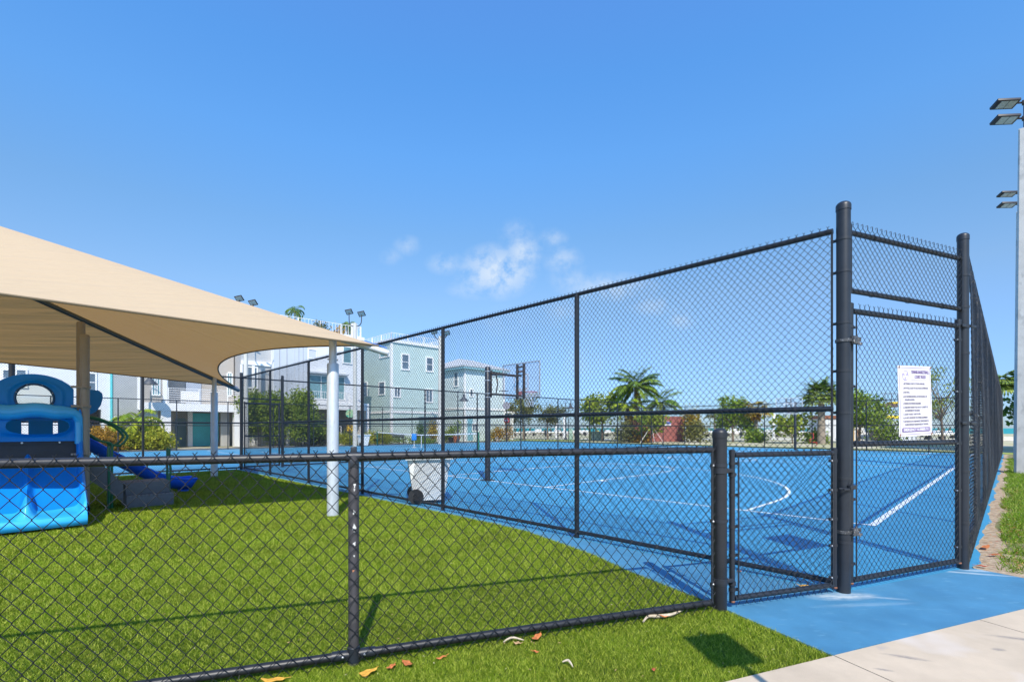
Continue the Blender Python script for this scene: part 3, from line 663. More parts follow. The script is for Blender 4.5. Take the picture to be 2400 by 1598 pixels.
mb.add([(cx + x, -.0048, cz + z) for x, z in ((-.028, -.030), (-.012, -.041), (.012, -.041), (.028, -.030), (.010, -.036), (-.010, -.036))], [tuple(range(6))])
mb.build('emblem', M_violet, sign, smooth=False)
for x in (-.235, .235):
    for z in (-.302, .302):
        mb = MB(); mb.tube([(x - .006, -.006, z - .012), (x, -.009, z), (x + .006, -.006, z + .012)], .0025, 6); mb.sphere((x, -.004, z), .005, 8, 5); mb.build('tie_wire', M_rust, sign)
# ------------------------------------------------------------------ shade canopy over the playground
def uvp(u, v, z): return W(u, v, z)
M_cloth = mat('canopy_cloth', (.61, .475, .325), .8, spec=.1, var=.045, vscale=26, stretch=(.25, 6, 1), transl=.27, bump=.08, bscale=420, detail=6)
def fold_marks(m, amount):
    t = m.node_tree; L = t.links.new; tcn = t.nodes.new('ShaderNodeTexCoord'); bn = t.nodes.new('ShaderNodeBump'); bn.inputs['Strength'].default_value = amount; bn.inputs['Distance'].default_value = .05; add = None
    for rz_, sc_ in ((0, (.25, 4.5, 1)), (R(62), (.22, 5.5, 1))):
        mp = t.nodes.new('ShaderNodeMapping'); mp.inputs['Rotation'].default_value = (0, 0, rz_); mp.inputs['Scale'].default_value = sc_; L(tcn.outputs['Object'], mp.inputs[0])
        nz = t.nodes.new('ShaderNodeTexNoise'); nz.inputs['Scale'].default_value = 1.6; nz.inputs['Detail'].default_value = 4; L(mp.outputs[0], nz.inputs['Vector'])
        if add is None: add = nz.outputs[0]
        else: m_ = t.nodes.new('ShaderNodeMath'); m_.operation = 'ADD'; L(add, m_.inputs[0]); L(nz.outputs[0], m_.inputs[1]); add = m_.outputs[0]
    L(add, bn.inputs['Height'])
    for n in t.nodes:
        if n.type in ('BSDF_PRINCIPLED', 'BSDF_TRANSLUCENT'): L(bn.outputs[0], n.inputs['Normal'])
fold_marks(M_cloth, .55)
tr_ = [n for n in M_cloth.node_tree.nodes if n.type == 'BSDF_TRANSLUCENT'][0]
for l_ in list(tr_.inputs[0].links): M_cloth.node_tree.links.remove(l_)
tr_.inputs[0].default_value = (.80, .43, .14, 1)
M_hem = mat('canopy_hem', (.17, .13, .08), .8)
CA, CC = Vector((3.31, 7.41)), Vector((3.595, 15.80))
can = thing('shade_canopy', 'tan fabric shade sail canopy on galvanised posts over the playground', 'shade canopy', W(3.31, 7.41), TH)
cl = lambda u, v, z: Vector((u - 3.31, v - 7.41, z))
for (u, v) in ((3.31, 7.41), (3.595, 15.80), (-10.2, 7.6), (-10.2, 15.9)):
    mb = MB(); mb.lathe([(.088, 0), (.088, 2.36), (.082, 2.38), (.058, 2.385), (.058, 2.80)], 24, cl(u, v, 0)); mb.build('post', M_galv, can)
    for a in (0, math.pi):
        mb = MB(); c = cl(u, v, 2.44); mb.tube([c + Vector((math.cos(a) * .05, math.sin(a) * .05, 0)), c + Vector((math.cos(a) * .085, math.sin(a) * .085, 0))], .011, 6); mb.build('bolt', M_bolt, can)
# corners of the cloth (tips), and the apex
TA = (3.83, 6.93, 2.66); TC = (4.22, 16.22, 2.62); TB = (-10.9, 7.0, 2.66); TD = (-10.9, 16.4, 2.62); AP = (-3.47, 11.6, 5.20)
def hip(tip, apex, t): return Vector([tip[i] + (apex[i] - tip[i]) * t for i in range(3)])
def face(t0, t1, sag, drop, n=30, m=16, inward=(0, 0), ex=1.0):
    """cloth panel between two hip lines; its free edge is a catenary that curves inwards and upwards"""
    def fn(a, b):
        # b: 0 at the free edge, 1 at the apex; a along the edge
        e = (4 * a * (1 - a)) ** ex
        p0 = Vector(t0).lerp(Vector(t1), a); ap = Vector(AP)
        k = e * sag
        edge = p0 + Vector((inward[0], inward[1], 0)) * k + Vector((0, 0, drop * e))
        p = edge.lerp(ap, b)
        p.z -= .22 * math.sin(math.pi * b) * e * .55
        return cl(*p)
    return fn
mb = MB()
faces4 = [(TB, TA, 1.25, .28, (0, 1), 1.7), (TA, TC, 1.15, .20, (-1, 0), 1.0), (TC, TD, 1.1, .22, (0, -1), 1.4), (TD, TB, 1.2, .25, (1, 0), 1.4)]
for t0, t1, sg, dr, iw, ex in faces4: mb.grid(face(t0, t1, sg, dr, inward=iw, ex=ex), 70, 20)
me_can = mb.build('canopy', M_cloth, can, angle=20)
for t0, t1, sg, dr, iw, ex in faces4:
    fn = face(t0, t1, sg, dr, inward=iw, ex=ex); mb = MB(); mb.tube([fn(a, 0) for a in np.linspace(0, 1, 41)], .016, 6); mb.build('hem', M_hem, can)
for T_, P_ in ((TA, (3.31, 7.41)), (TC, (3.595, 15.80)), (TB, (-10.2, 7.6)), (TD, (-10.2, 15.9))):
    a = cl(*T_); b = cl(*AP); d_ = (b - a).normalized(); dn = Vector((0, 0, -.075))
    mb = MB(); mb.tube([a - d_ * .16 + dn * .9, a + d_ * 2.0 + dn, b + dn], .052, 14); mb.build('rafter', M_galv if T_ is TA else mat('rafter_dark', (.10, .14, .17), .45, metal=.3), can)  # near rafter galvanised, the other three a dark blue grey
    mb = MB(); mb.tube([a - d_ * .14 + Vector((0, 0, .01)), a + d_ * .22 + Vector((0, 0, .012))], .008, 6); mb.build('tension_strap', mat('strap_blue', (.02, .15, .55), .5), can)
a = cl(*AP) - Vector((0, 0, .10)); mb = MB(); mb.tube([a, cl(-10, 11.6, 4.3)], .04, 10); mb.tube([a, cl(-3.4, 11.0, 4.6)], .03, 8); mb.build('ridge_tube', mat('ridge_paint', (.05, .10, .09), .5), can)

# ------------------------------------------------------------------ playground
M_pb = mat('playground_blue', (.0, .20, .60), .38, var=.06, vscale=3, spec=.3)
M_pb2 = mat('playground_mid_blue', (.004, .20, .70), .32, var=.05, vscale=2.5, spec=.35)
M_pl = mat('playground_light_blue', (.03, .40, .82), .28, var=.05, vscale=2.5, coat=.4)
M_pd = mat('playground_royal_blue', (.02, .14, .85), .34, var=.05, vscale=2, spec=.3)
M_pg = mat('playground_green', (.006, .12, .06), .4, coat=.2)
M_grey = mat('deck_grey', (.13, .14, .16), .75, var=.08, vscale=18, bump=.2, bscale=200)
M_barr = mat('barrier_dark', (.035, .036, .045), .5, var=.15, vscale=5)
M_bub = bpy.data.materials.new('clear_bubble'); M_bub.use_nodes = True; t_ = M_bub.node_tree; t_.nodes.clear()
def glassy(m, tint, gloss=.12, rough=.05):
    t = m.node_tree; t.nodes.clear(); o = t.nodes.new('ShaderNodeOutputMaterial'); a = t.nodes.new('ShaderNodeBsdfTransparent'); a.inputs[0].default_value = tuple(tint) + (1,)
    g = t.nodes.new('ShaderNodeBsdfGlossy'); g.inputs['Roughness'].default_value = rough; x = t.nodes.new('ShaderNodeMixShader'); x.inputs[0].default_value = gloss
    t.links.new(a.outputs[0], x.inputs[1]); t.links.new(g.outputs[0], x.inputs[2]); t.links.new(x.outputs[0], o.inputs[0]); return m
glassy(M_bub, (.80, .82, .74), .10)
PU, PV = .55, 10.49
def smooth_path2(pts, n=6):
    P = [Vector(p) for p in pts]; out_ = []
    for i in range(len(P) - 1):
        a, b, c, d_ = P[max(i - 1, 0)], P[i], P[i + 1], P[min(i + 2, len(P) - 1)]
        for k in range(n):
            t = k / n; out_.append(.5 * ((2 * b) + (c - a) * t + (2 * a - 5 * b + 4 * c - d_) * t * t + (3 * b - a - 3 * c + d_) * t ** 3))
    return out_ + [P[-1]]
play = thing('playground_structure', 'blue playground climber with tan posts, twin wide slide and bubble window', 'playground', W(PU, PV), TH)
L_ = lambda u, v, z: Vector((u - PU, v - PV, z))
def ppost(u, v, h, label=None):
    mb = MB(); c = L_(u, v, 0); mb.lathe([(.062, 0), (.062, h - .07), (.064, h - .07), (.064, h - .03), (.055, h - .008), (.03, h)], 20, c); mb.build('post', M_tan, play, label=label)
ppost(PU, PV, 2.89); ppost(.55, 11.5, 3.25); ppost(-.80, PV, 2.89); ppost(-.80, 11.5, 3.25)
for z in (1.72, 2.03, .95):
    mb = MB(); c = L_(PU, PV, z); mb.lathe([(.064, -.022), (.078, -.022), (.078, .022), (.064, .022)], 20, c); mb.box(c.x - .17, c.x - .06, c.y - .05, c.y - .01, z - .018, z + .018, .004); mb.tube([(c.x - .03, c.y - .085, z), (c.x + .03, c.y - .085, z)], .012, 8); mb.build('clamp', M_tan, play)
# deck and dark barrier
mb = MB(); mb.box(-1.30, -.06, .02, .98, .82, .90); mb.build('deck', M_grey, play)
mb = MB(); mb.box(-1.28, -.055, .055, .075, .62, 1.17); mb.box(-1.28, -.055, .03, .055, 1.12, 1.175); mb.build('barrier', M_barr, play)
for x in (-.10, -.30, -.72): mb = MB(); mb.tube([(x, .022, 1.145), (x, .034, 1.145)], .014, 10); mb.build('bolt', M_bolt, play)
# curved panel with bubble window
cu = -.03 - PU; cz = 1.835; Rw = .215
def outer(a):
    """outline of the panel round the window centre"""
    x = math.cos(a); z = math.sin(a)
    pts = []
    if z > 0: r = 1 / math.sqrt((x / .50) ** 2 + (z / .375) ** 2) if abs(x) < .93 else .50 / max(abs(x), .01)
    else: r = min(.45 / max(abs(x), .01), .35 / max(-z, .01))
    r = min(r, .45 / max(abs(x), .01)); return r
def panel_fn(y, ra, rb):
    def fn(a, b):
        t = a * 2 * math.pi; ro = outer(t); r = ra(t) if callable(ra) else ra; r = r + (ro - r) * b
        bump = .022 * math.exp(-((b - .38) / .13) ** 2)
        return Vector((cu + math.cos(t) * r, y - bump if y < .2 else y, cz + math.sin(t) * r * (1 if True else 1)))
    return fn
mb = MB(); fa = panel_fn(.10, Rw, None); fb = panel_fn(.13, Rw, None)
fb2 = lambda a, b: fa(a, b) + Vector((0, .035, 0))
mb.grid(fa, 72, 14, True); mb.grid(fb2, 72, 14, True)
mb.grid(lambda a, b: fa(a, 0) + Vector((0, .035 * b, 0)), 72, 2, True); mb.grid(lambda a, b: fa(a, 1) + Vector((0, .035 * b, 0)), 72, 2, True)
wp_ = mb.build('window_panel', M_pb, play, angle=50)
mb = MB(); mb.tube([(cu + math.cos(a) * Rw, .09, cz + math.sin(a) * Rw) for a in np.linspace(0, 2 * math.pi, 41)], .016, 8); mb.build('window_ring', mat('ring_blue', (.004, .06, .16), .35), wp_)
mb = MB(); mb.grid(lambda a, b: Vector((cu + math.cos(a * 6.2832) * Rw * .97 * math.cos(b * 1.57), .09 - .12 * math.sin(b * 1.57), cz + math.sin(a * 6.2832) * Rw * .97 * math.cos(b * 1.57))), 32, 8, True); mb.build('bubble_window', M_bub, wp_)
for k in range(8): a = k * math.pi / 4 + .4; mb = MB(); mb.sphere((cu + math.cos(a) * (Rw + .004), .074, cz + math.sin(a) * (Rw + .004)), .007, 8, 5); mb.build('bolt', M_bolt, wp_)
# slide hood: rolled wavy top bar over an opening, side wall sweeping down into the slide
def wav(x): return .022 * math.cos((x + .56) * 2 * math.pi / .62) + .0
xr, xl = -.055, -1.27
mb = MB(); rp_ = [(-.075, -.05, 1.12), (-.075, -.05, 1.38), (-.085, -.052, 1.52), (-.14, -.055, 1.595), (-.26, -.055, 1.615)] + [(x, -.055, 1.625 + wav(x)) for x in np.linspace(-.36, -1.27, 14)]
rp_ = smooth_path2(rp_, 5); nr_ = len(rp_); mb.tube(rp_, [.052 + .062 * min(1, max(0, (i - 8) / 14)) for i in range(nr_)], 18)
hood = mb.build('hood_roll', M_pl, play, angle=60)
# lower wall of the hood with its long scooped opening, built as a ring of quads round the opening
oc = Vector((-.54, 1.40)); ow, oh = .35, .125
def opn(t):
    x = math.cos(t); z = math.sin(t); n_ = 2.6
    r = (abs(x / ow) ** n_ + abs(z / oh) ** n_) ** (-1 / n_); return Vector((oc.x + x * r, oc.y + z * r))
def rect(t):
    x = math.cos(t); z = math.sin(t); r = min((xr - oc.x if x > 0 else oc.x - xl) / max(abs(x), 1e-3), (.215 if z > 0 else .235) / max(abs(z), 1e-3)); return Vector((oc.x + x * r, oc.y + z * r))
def wall(a, b):
    t = a * 2 * math.pi; p = opn(t).lerp(rect(t), b); return Vector((p.x, -.02 - .05 * math.exp(-(b / .22) ** 2), p.y))
mb = MB(); mb.grid(wall, 96, 12, True); mb.grid(lambda a, b: wall(a, b) + Vector((0, .04, 0)), 96, 12, True); mb.grid(lambda a, b: wall(a, 0) + Vector((0, .04 * b, 0)), 96, 2, True); mb.grid(lambda a, b: wall(a, 1) + Vector((0, .04 * b, 0)), 96, 2, True)
mb.build('hood_wall', M_pb, play, angle=60)
# back panel behind, with three slots
mb = MB(); yb = .93
def slot_panel():
    # solid board with three narrow openings, made of upright strips
    cuts = [(-1.03, -.97), (-.74, -.66), (-.36, -.30)]; x = -1.27
    for c0_, c1_ in cuts: mb.box(x, c0_, yb, yb + .03, .95, 1.78); mb.box(c0_, c1_, yb + .002, yb + .028, .95, 1.23); mb.box(c0_, c1_, yb + .002, yb + .028, 1.49, 1.78); x = c1_
    mb.box(x, -.06, yb, yb + .03, .95, 1.78)
slot_panel(); mb.build('back_panel', M_pb, play, smooth=False)
# side wall sweeping down
def sidewall(x0):
    prof = [(-.075, 1.68), (-.10, 1.45), (-.10, 1.15), (-.16, .98), (-.42, .78), (-.80, .56), (-1.15, .40), (-1.42, .33)]
    low_ = [(.06, .80), (.04, .80), (.02, .80), (-.10, .72), (-.42, .48), (-.80, .28), (-1.15, .16), (-1.42, .12)]
    def fn(a, b):
        f = a * (len(prof) - 1); i = min(int(f), len(prof) - 2); t = f - i
        p = Vector(prof[i]).lerp(Vector(prof[i + 1]), t); q = Vector(low_[i]).lerp(Vector(low_[i + 1]), t)
        s = b * 2 * math.pi; c = p.lerp(q, .5); h = (p - q) / 2
        w_ = .045
        yy = c.x + h.x * math.cos(s); zz = c.y + h.y * math.cos(s)
        return Vector((x0 + w_ * math.sin(s), yy, zz))
    return fn
mb = MB(); mb.grid(sidewall(-.065), 40, 15); mb.build('side_wall', M_pb2, play, angle=70)
mb = MB(); mb.grid(sidewall(-1.28), 40, 15); mb.build('side_wall', M_pb2, play, angle=70)
# twin slide bed
x_div = -.655
def bed(a, b):
    # a across, b down the slope
    x = xl + (xr - xl) * a; s = b
    yy = .04 - 1.62 * s; zz = .88 - .92 * (1 - math.cos(min(s * 1.25, 1) * math.pi / 2 * 1.0)) * .0
    zz = .20 + .66 * (1 - min(s / .88, 1)) ** 1.25
    if s > .88: zz = .20 - .03 * ((s - .88) / .12) ** 2
    def hump(c, w_, h_): return h_ * math.exp(-((x - c) / w_) ** 2)
    rim = .10 + .16 * max(0, math.sin(min(max((s - .55) / .45, 0), 1) * math.pi)) * .6
    k = 1 if s < .93 else max(0, 1 - (s - .93) / .07)
    zz += (hump(x_div, .045 + .05 * max(0, s - .6), rim * 1.15) + hump(xr - .01, .05, rim) + hump(xl + .01, .05, rim)) * k
    return Vector((x, yy, zz))
mb = MB(); mb.grid(bed, 70, 34); mb.grid(lambda a, b: bed(a, 1) + Vector((0, .03 * math.sin(b * 3.0), -.11 * b)), 70, 5)
slide = mb.build('twin_slide', M_pb2, play, angle=60)
def lipf(a, b):
    p = bed(a, .80 + .20 * b - .08 * abs(a * 2 - 1) ** 3 * (1 - b)); p.z += .006; p.y -= .05 * b * (1 - abs(a * 2 - 1) ** 4) ; return p
mb = MB(); mb.grid(lambda a, b: lipf(a, b), 70, 16)
mb.grid(lambda a, b: lipf(a, 1) + Vector((0, -.03 * math.sin(b * math.pi), -.13 * b)), 70, 8); mb.build('slide_lip', M_pl, slide, angle=70)
for x in (-.22, -1.1): mb = MB(); mb.tube([(x, -1.0, 0), (x, -1.0, .30)], .025, 8); mb.build('support', M_tan, play)
# small rounded panel beyond the post
mb = MB(); mb.prism([(x + .0, z) for x, z in ((.10, 1.60), (.20, 1.66), (.27, 1.78), (.30, 1.92), (.29, 2.0), (.24, 2.05), (.10, 2.06))], 1.0, 1.03, 'xz'); mb.build('end_panel', M_pb, play, label='rounded dark blue panel edge beyond the tan post')
# straight slide beyond
sl = [(.0, 1.95, 1.26), (.17, 1.96, 1.15), (.46, 1.97, .92), (.85, 2.0, .66), (1.2, 2.02, .44), (1.48, 2.04, .31), (1.72, 2.05, .26), (1.93, 2.06, .28)]
def chute(a, b, o=0.0):
    f = a * (len(sl) - 1); i = min(int(f), len(sl) - 2); p = Vector(sl[i]).lerp(Vector(sl[i + 1]), f - i); t = (b - .5) * math.pi * 1.05
    ease = 1.0 if a < .92 else max(.15, math.cos((a - .92) / .08 * 1.45))
    return Vector((p.x, p.y + math.sin(t) * (.27 + o), p.z - math.cos(t) * (.20 + o) * ease + (.0)))
mb = MB(); mb.grid(lambda a, b: chute(a, b), 60, 17); mb.grid(lambda a, b: chute(a, b, .028), 60, 17)
for e in (0, 1): mb.grid(lambda a, b: chute(a, e, .028 * b), 60, 2); mb.grid(lambda a, b: chute(e, a, .028 * b), 17, 2)
mb.build('slide', M_pd, play, angle=50)
for e in (0, 1): mb = MB(); mb.tube([chute(a, e, .014) for a in np.linspace(0, 1, 40)], .024, 8); mb.build('slide_rim', M_pd, play)
mb = MB(); mb.lathe([(.10, .0), (.10, .08), (.06, .12)], 14, (1.72, 2.06, 0)); mb.build('slide_foot', M_pd, play)
# green rails by the steps
def grail(pts, name='handrail', r=.019): mb = MB(); mb.tube(pts, r, 10); mb.build(name, M_pg, play)
def smooth_path(pts, n=6):
    P = [Vector(p) for p in pts]; out_ = []
    for i in range(len(P) - 1):
        a, b, c, d_ = P[max(i - 1, 0)], P[i], P[i + 1], P[min(i + 2, len(P) - 1)]
        for k in range(n):
            t = k / n; out_.append(.5 * ((2 * b) + (c - a) * t + (2 * a - 5 * b + 4 * c - d_) * t * t + (3 * b - a - 3 * c + d_) * t ** 3))
    return out_ + [P[-1]]
for dv, k in ((0.0, 0), (.62, 1)):
    y0 = .12 + dv
    grail(smooth_path([(.04, y0, 1.56), (.20, y0, 1.52), (.42, y0, 1.40), (.55, y0, 1.25), (.52, y0, 1.14), (.44, y0, 1.07), (.34, y0, 1.10)]))
    grail(smooth_path([(.02, y0, 1.30), (.20, y0, 1.16), (.345, y0, 1.10), (.35, y0, .9), (.35, y0, .02)]))
for y0 in (.10,): grail([(.31, y0, 1.06), (.31, y0, .02)], 'rail_post'); grail(smooth_path([(1.16, y0 + .05, .02), (1.16, y0 + .05, .45), (1.18, y0 + .05, .60), (1.16, y0 + .05, .80), (1.16, y0 + .05, 1.0)]), 'rail_post'); grail([(1.20, y0 + .5, .02), (1.20, y0 + .5, 1.0)], 'rail_post')
mb = MB(); mb.box(.295, .325, .14, .18, 0, .62); mb.build('step_post', M_black, play)
mb = MB(); mb.prism([(.06, .86), (.20, .80), (.50, .40), (.50, .12), (.30, .30), (.06, .52)], .10, .14, 'xz'); mb.build('stair_stringer', M_grey, play)
mb = MB(); mb.prism([(.06, .86), (.20, .80), (.50, .40), (.50, .12), (.30, .30), (.06, .52)], .68, .72, 'xz'); mb.build('stair_stringer', M_grey, play)
for k, (x, z) in enumerate(((.14, .72), (.30, .56), (.44, .42))): mb = MB(); mb.box(x - .09, x + .09, .142, .678, z - .02, z + .015, .004); mb.build('tread', M_grey, play)
stepm = MB(); stepm.box(.53, 1.16, .10, .70, .22, .43, .008); stepm.box(.53, 1.20, -.02, .10, .0, .21, .008); stepm.box(.53, 1.20, .10, .70, .0, .219, .008)
stp = stepm.build('step_box', M_grey, play)
mb = MB()
for k in range(11): x = .555 + k * .058; mb.prism([(x, .20), (x + .029, .226), (x + .058, .20)], -.024, -.016, 'xz')
mb.build('tread_nosing', mat('nosing_grey', (.17, .18, .20), .7), stp)

# ------------------------------------------------------------------ basketball hoops
M_board = bpy.data.materials.new('clear_backboard'); M_board.use_nodes = True; glassy(M_board, (.93, .94, .96), .07, .1)
t_ = M_board.node_tree; o_ = [n for n in t_.nodes if n.type == 'OUTPUT_MATERIAL'][0]; src_ = o_.inputs[0].links[0].from_socket; df_ = t_.nodes.new('ShaderNodeBsdfDiffuse'); df_.inputs[0].default_value = (.8, .8, .82, 1); mx_ = t_.nodes.new('ShaderNodeMixShader'); mx_.inputs[0].default_value = .10
t_.links.new(src_, mx_.inputs[1]); t_.links.new(df_.outputs[0], mx_.inputs[2]); t_.links.new(mx_.outputs[0], o_.inputs[0])
M_red = mat('rim_red', (.55, .03, .04), .5); M_net = mat('net_white', (.75, .76, .80), .8)
def hoop(u, v, s, label, zt=2.98):
    """s = +1: board faces +u"""
    root = thing('basketball_hoop', label, 'basketball hoop', W(u, v), TH if s > 0 else TH + math.pi)
    mb = MB(); mb.lathe([(.20, .0), (.20, .012), (.074, .014), (.074, zt - .02), (.06, zt)], 22); mb.build('pole', M_pipe, root)
    for z in (2.86, 2.62, 2.28, 2.18): mb = MB(); mb.lathe([(.0745, z - .012), (.080, z - .012), (.080, z + .012), (.0745, z + .012)], 22); mb.build('pole_band', M_bolt, root)
    fr = scuff(mat('hoop_bracket', (.045, .04, .04), .5, var=.2, vscale=8), (.20, .09, .05), 14, .60, .68)
    x1 = 1.18
    for z in (2.82, 2.27):
        for y in (-.08, .08):
            mb = MB(); mb.box(.06, x1, y - .015, y + .015, z - .02, z + .02, .004); mb.build('arm', fr, root)
    mb = MB(); mb.box(.074, .11, -.055, .055, 2.18, 2.90, .006); mb.build('mount_plate', fr, root)
    mb = MB(); mb.tube([(.30, 0, 2.80), (.36, 0, 2.55), (.30, 0, 2.30)], .018, 8); mb.tube([(.30, -.12, 2.36), (.62, -.12, 2.37)], .012, 6); mb.build('adjuster', fr, root)
    for y in (-.16, .10): mb = MB(); mb.box(x1, x1 + .045, y - .035, y + .035, 2.18, 3.16, .004); mb.build('board_channel', fr, root)
    for z in (3.08, 2.95): mb = MB(); mb.box(x1 + .002, x1 + .04, -.13, .065, z - .02, z + .02); mb.build('cross_bar', fr, root)
    yb = x1 + .055
    mb = MB(); mb.box(yb, yb + .012, -.71, .71, 2.235, 3.185); mb.build('backboard', M_board, root)
    mb = MB()
    for a, b, c, d_ in ((-.73, .73, 3.175, 3.20), (-.73, .73, 2.22, 2.245)): mb.box(yb - .012, yb + .024, a, b, c, d_)
    for y in (-.72, .72): mb.box(yb - .010, yb + .022, y - .012, y + .012, 2.246, 3.174)
    mb.build('board_frame', M_white if s < 0 else mat('frame_silver', (.45, .47, .50), .4, metal=.3), root)
    mb = MB()
    for z in (2.46, 2.86): mb.box(yb + .014, yb + .018, -.27, .27, z - .02, z + .02)
    for y in (-.27, .27): mb.box(yb + .0145, yb + .0175, y - .02, y + .02, 2.442, 2.878)
    mb.build('target_square', M_line, root)
    rc = Vector((yb + .35, 0, 2.40)); mb = MB(); mb.tube([(rc.x + math.cos(a) * .228, math.sin(a) * .228, rc.z) for a in np.linspace(0, 2 * math.pi, 33)], .011, 8); mb.box(yb + .02, yb + .13, -.08, .08, 2.385, 2.41); mb.box(yb + .014, yb + .03, -.09, .09, 2.30, 2.41); mb.build('rim', M_red, root)
    mb = MB()
    for k in range(12):
        for sg in (1, -1):
            pts = []
            for j in range(7):
                t = j / 6; a = 2 * math.pi * (k + sg * t * 2.5) / 12; r = .228 - .105 * t ** .7; pts.append((rc.x + math.cos(a) * r, math.sin(a) * r, rc.z - .42 * t))
            mb.tube(pts, .004, 4)
    mb.build('net', M_net, root)
hoop(8.48, 9.61, 1, 'near basketball hoop on a thick black pole with rusty brackets, board facing away')
hoop(33.9, 9.40, -1, 'far basketball hoop with white framed board facing the viewer', 3.0)

# ------------------------------------------------------------------ rolling cart by the fence, bins
def cart(x, y, rz, label, group=None):
    root = thing('refuse_cart', label, 'refuse cart', (x, y, 0), rz, group)
    M_c = MATS.get('cart_white') or mat('cart_white', (.80, .80, .78), .5, var=.05, vscale=5, bump=.05, bscale=30)
    def body(a, b):
        t = a * 4; i = int(t) % 4; f = t - int(t); z = .06 + b * .80; w_ = .30 + .12 * b; d_ = .27 + .12 * b
        c = [(-w_, -d_), (w_, -d_), (w_, d_), (-w_, d_)]; p = Vector(c[i]).lerp(Vector(c[(i + 1) % 4]), f)
        k = .06; p = Vector((math.copysign(min(abs(p.x), w_ - (0 if abs(p.y) < d_ - k else (k - (d_ - abs(p.y))) * .4)), p.x), p.y)); return Vector((p.x, p.y, z))
    mb = MB(); mb.grid(body, 48, 8, True); mb.box(-.28, .28, -.23, .23, .058, .07); mb.build('body', M_c, root, angle=40)
    mb = MB()
    for (x0, x1, y0, y1) in ((-.46, .46, -.43, -.385), (-.46, .46, .385, .43), (-.46, -.415, -.385, .385), (.415, .46, -.385, .385)): mb.box(x0, x1, y0, y1, .80, .885, .006)
    mb.box(-.414, .414, -.384, .384, .845, .868); mb.build('rim', M_c, root)
    mb = MB(); mb.box(-.40, -.28, -.42, -.38, .87, .90, .005); mb.box(.28, .40, -.42, -.38, .87, .90, .005); mb.tube([(-.36, -.44, .885), (.36, -.44, .885)], .014, 8); mb.build('handle', M_c, root)
    for sx in (-.33, .33):
        mb = MB(); mb.tube([(sx - .04 * (1 if sx < 0 else -1), -.24, .135), (sx + .03 * (1 if sx < 0 else -1), -.24, .135)], .135, 22); w = mb.build('wheel', M_black, root)
        mb = MB(); mb.tube([(sx - .045 * (1 if sx < 0 else -1), -.24, .135), (sx + .0, -.24, .135)], .05, 12); mb.build('hub', M_black, w)
    return root
c0 = W(5.32, 7.50); cart(-1.58, 9.15, R(-76), 'white wheeled refuse cart standing just inside the court fence')
cp = G(851, 37.2); cart(cp.x, cp.y, R(40), 'white refuse cart between clipped hedges beyond the tennis court')

# ------------------------------------------------------------------ floodlight poles
def led_head(mb_parent, c, d, tilt=0.0, name='floodlight', size=1.0, roll=0.0):
    """flat shoebox luminaire pointing along d from c"""
    d = Vector(d).normalized(); s = Vector((-d.y, d.x, 0)); upv = Vector((0, 0, 1))
    M4 = Matrix.Translation(c) @ Matrix((tuple(d) + (0,), tuple(s) + (0,), tuple(upv) + (0,), (0, 0, 0, 1))).transposed() @ Matrix.Rotation(tilt, 4, 'Y') @ Matrix.Rotation(roll, 4, 'X')
    mb = MB(); mb.mat = M4; z = size
    mb.box(.16 * z, .78 * z, -.17 * z, .17 * z, -.035, .045, .012); mb.box(.10 * z, .34 * z, -.10 * z, .10 * z, .045, .09, .01); mb.tube([(-.02, 0, .02), (.12 * z, 0, .02), (.2 * z, 0, .02)], .028, 8); h = mb.build(name, M_dark, mb_parent)
    mb = MB(); mb.mat = M4
    for a in (.22, .45): mb.box(a * z, (a + .21) * z, -.13 * z, .13 * z, -.040, -.0352)
    mb.build('lens', M_lens, h); return h
ROLL = 15
def concrete_pole(u, v, label, wd=.36, h=10.5):
    root = thing('light_pole', label, 'light pole', W(u, v), TH)
    M_cp = MATS.get('pole_concrete') or scuff(mat('pole_concrete', (.50, .49, .47), .9, var=.10, vscale=3.0, bump=.25, bscale=60, detail=9), (.33, .33, .32), 4.0, .56, .70, (1, 1, .6))
    mb = MB(); a, b = wd / 2, wd / 2 * .62
    def fn(p, q):
        t = p * 8; i = int(t) % 8; w_ = a + (b - a) * q; c = w_ * .22
        P_ = [(-w_ + c, -w_), (w_ - c, -w_), (w_, -w_ + c), (w_, w_ - c), (w_ - c, w_), (-w_ + c, w_), (-w_, w_ - c), (-w_, -w_ + c)][i]
        return Vector((P_[0], P_[1], -.1 + (h + .1) * q))
    mb.grid(fn, 8, 14, True); mb.box(-b * .95, b * .95, -b * .95, b * .95, h - .03, h + .005); mb.build('shaft', M_cp, root, angle=20)
    mb = MB(); mb.tube([(0, 0, h), (0, 0, h + .85)], .05, 12); mb.build('bracket_pole', M_dark, root)
    for z in (.82, .34):
        led_head(root, Vector((0, .06, h + z)), (-.60, .80, 0), R(-3), roll=R(ROLL)); mb = MB(); mb.box(-.06, .06, -.06, .08, h + z - .05, h + z + .07, .01); mb.build('arm_joint', M_dark, root)
    return root
concrete_pole(21.62, -.32, 'nearer square concrete floodlight pole rising from the lawn', .50, 10.5)
concrete_pole(31.1, -.33, 'farther concrete floodlight pole mostly behind the nearer one, its twin lamp heads showing', .50, 10.9)
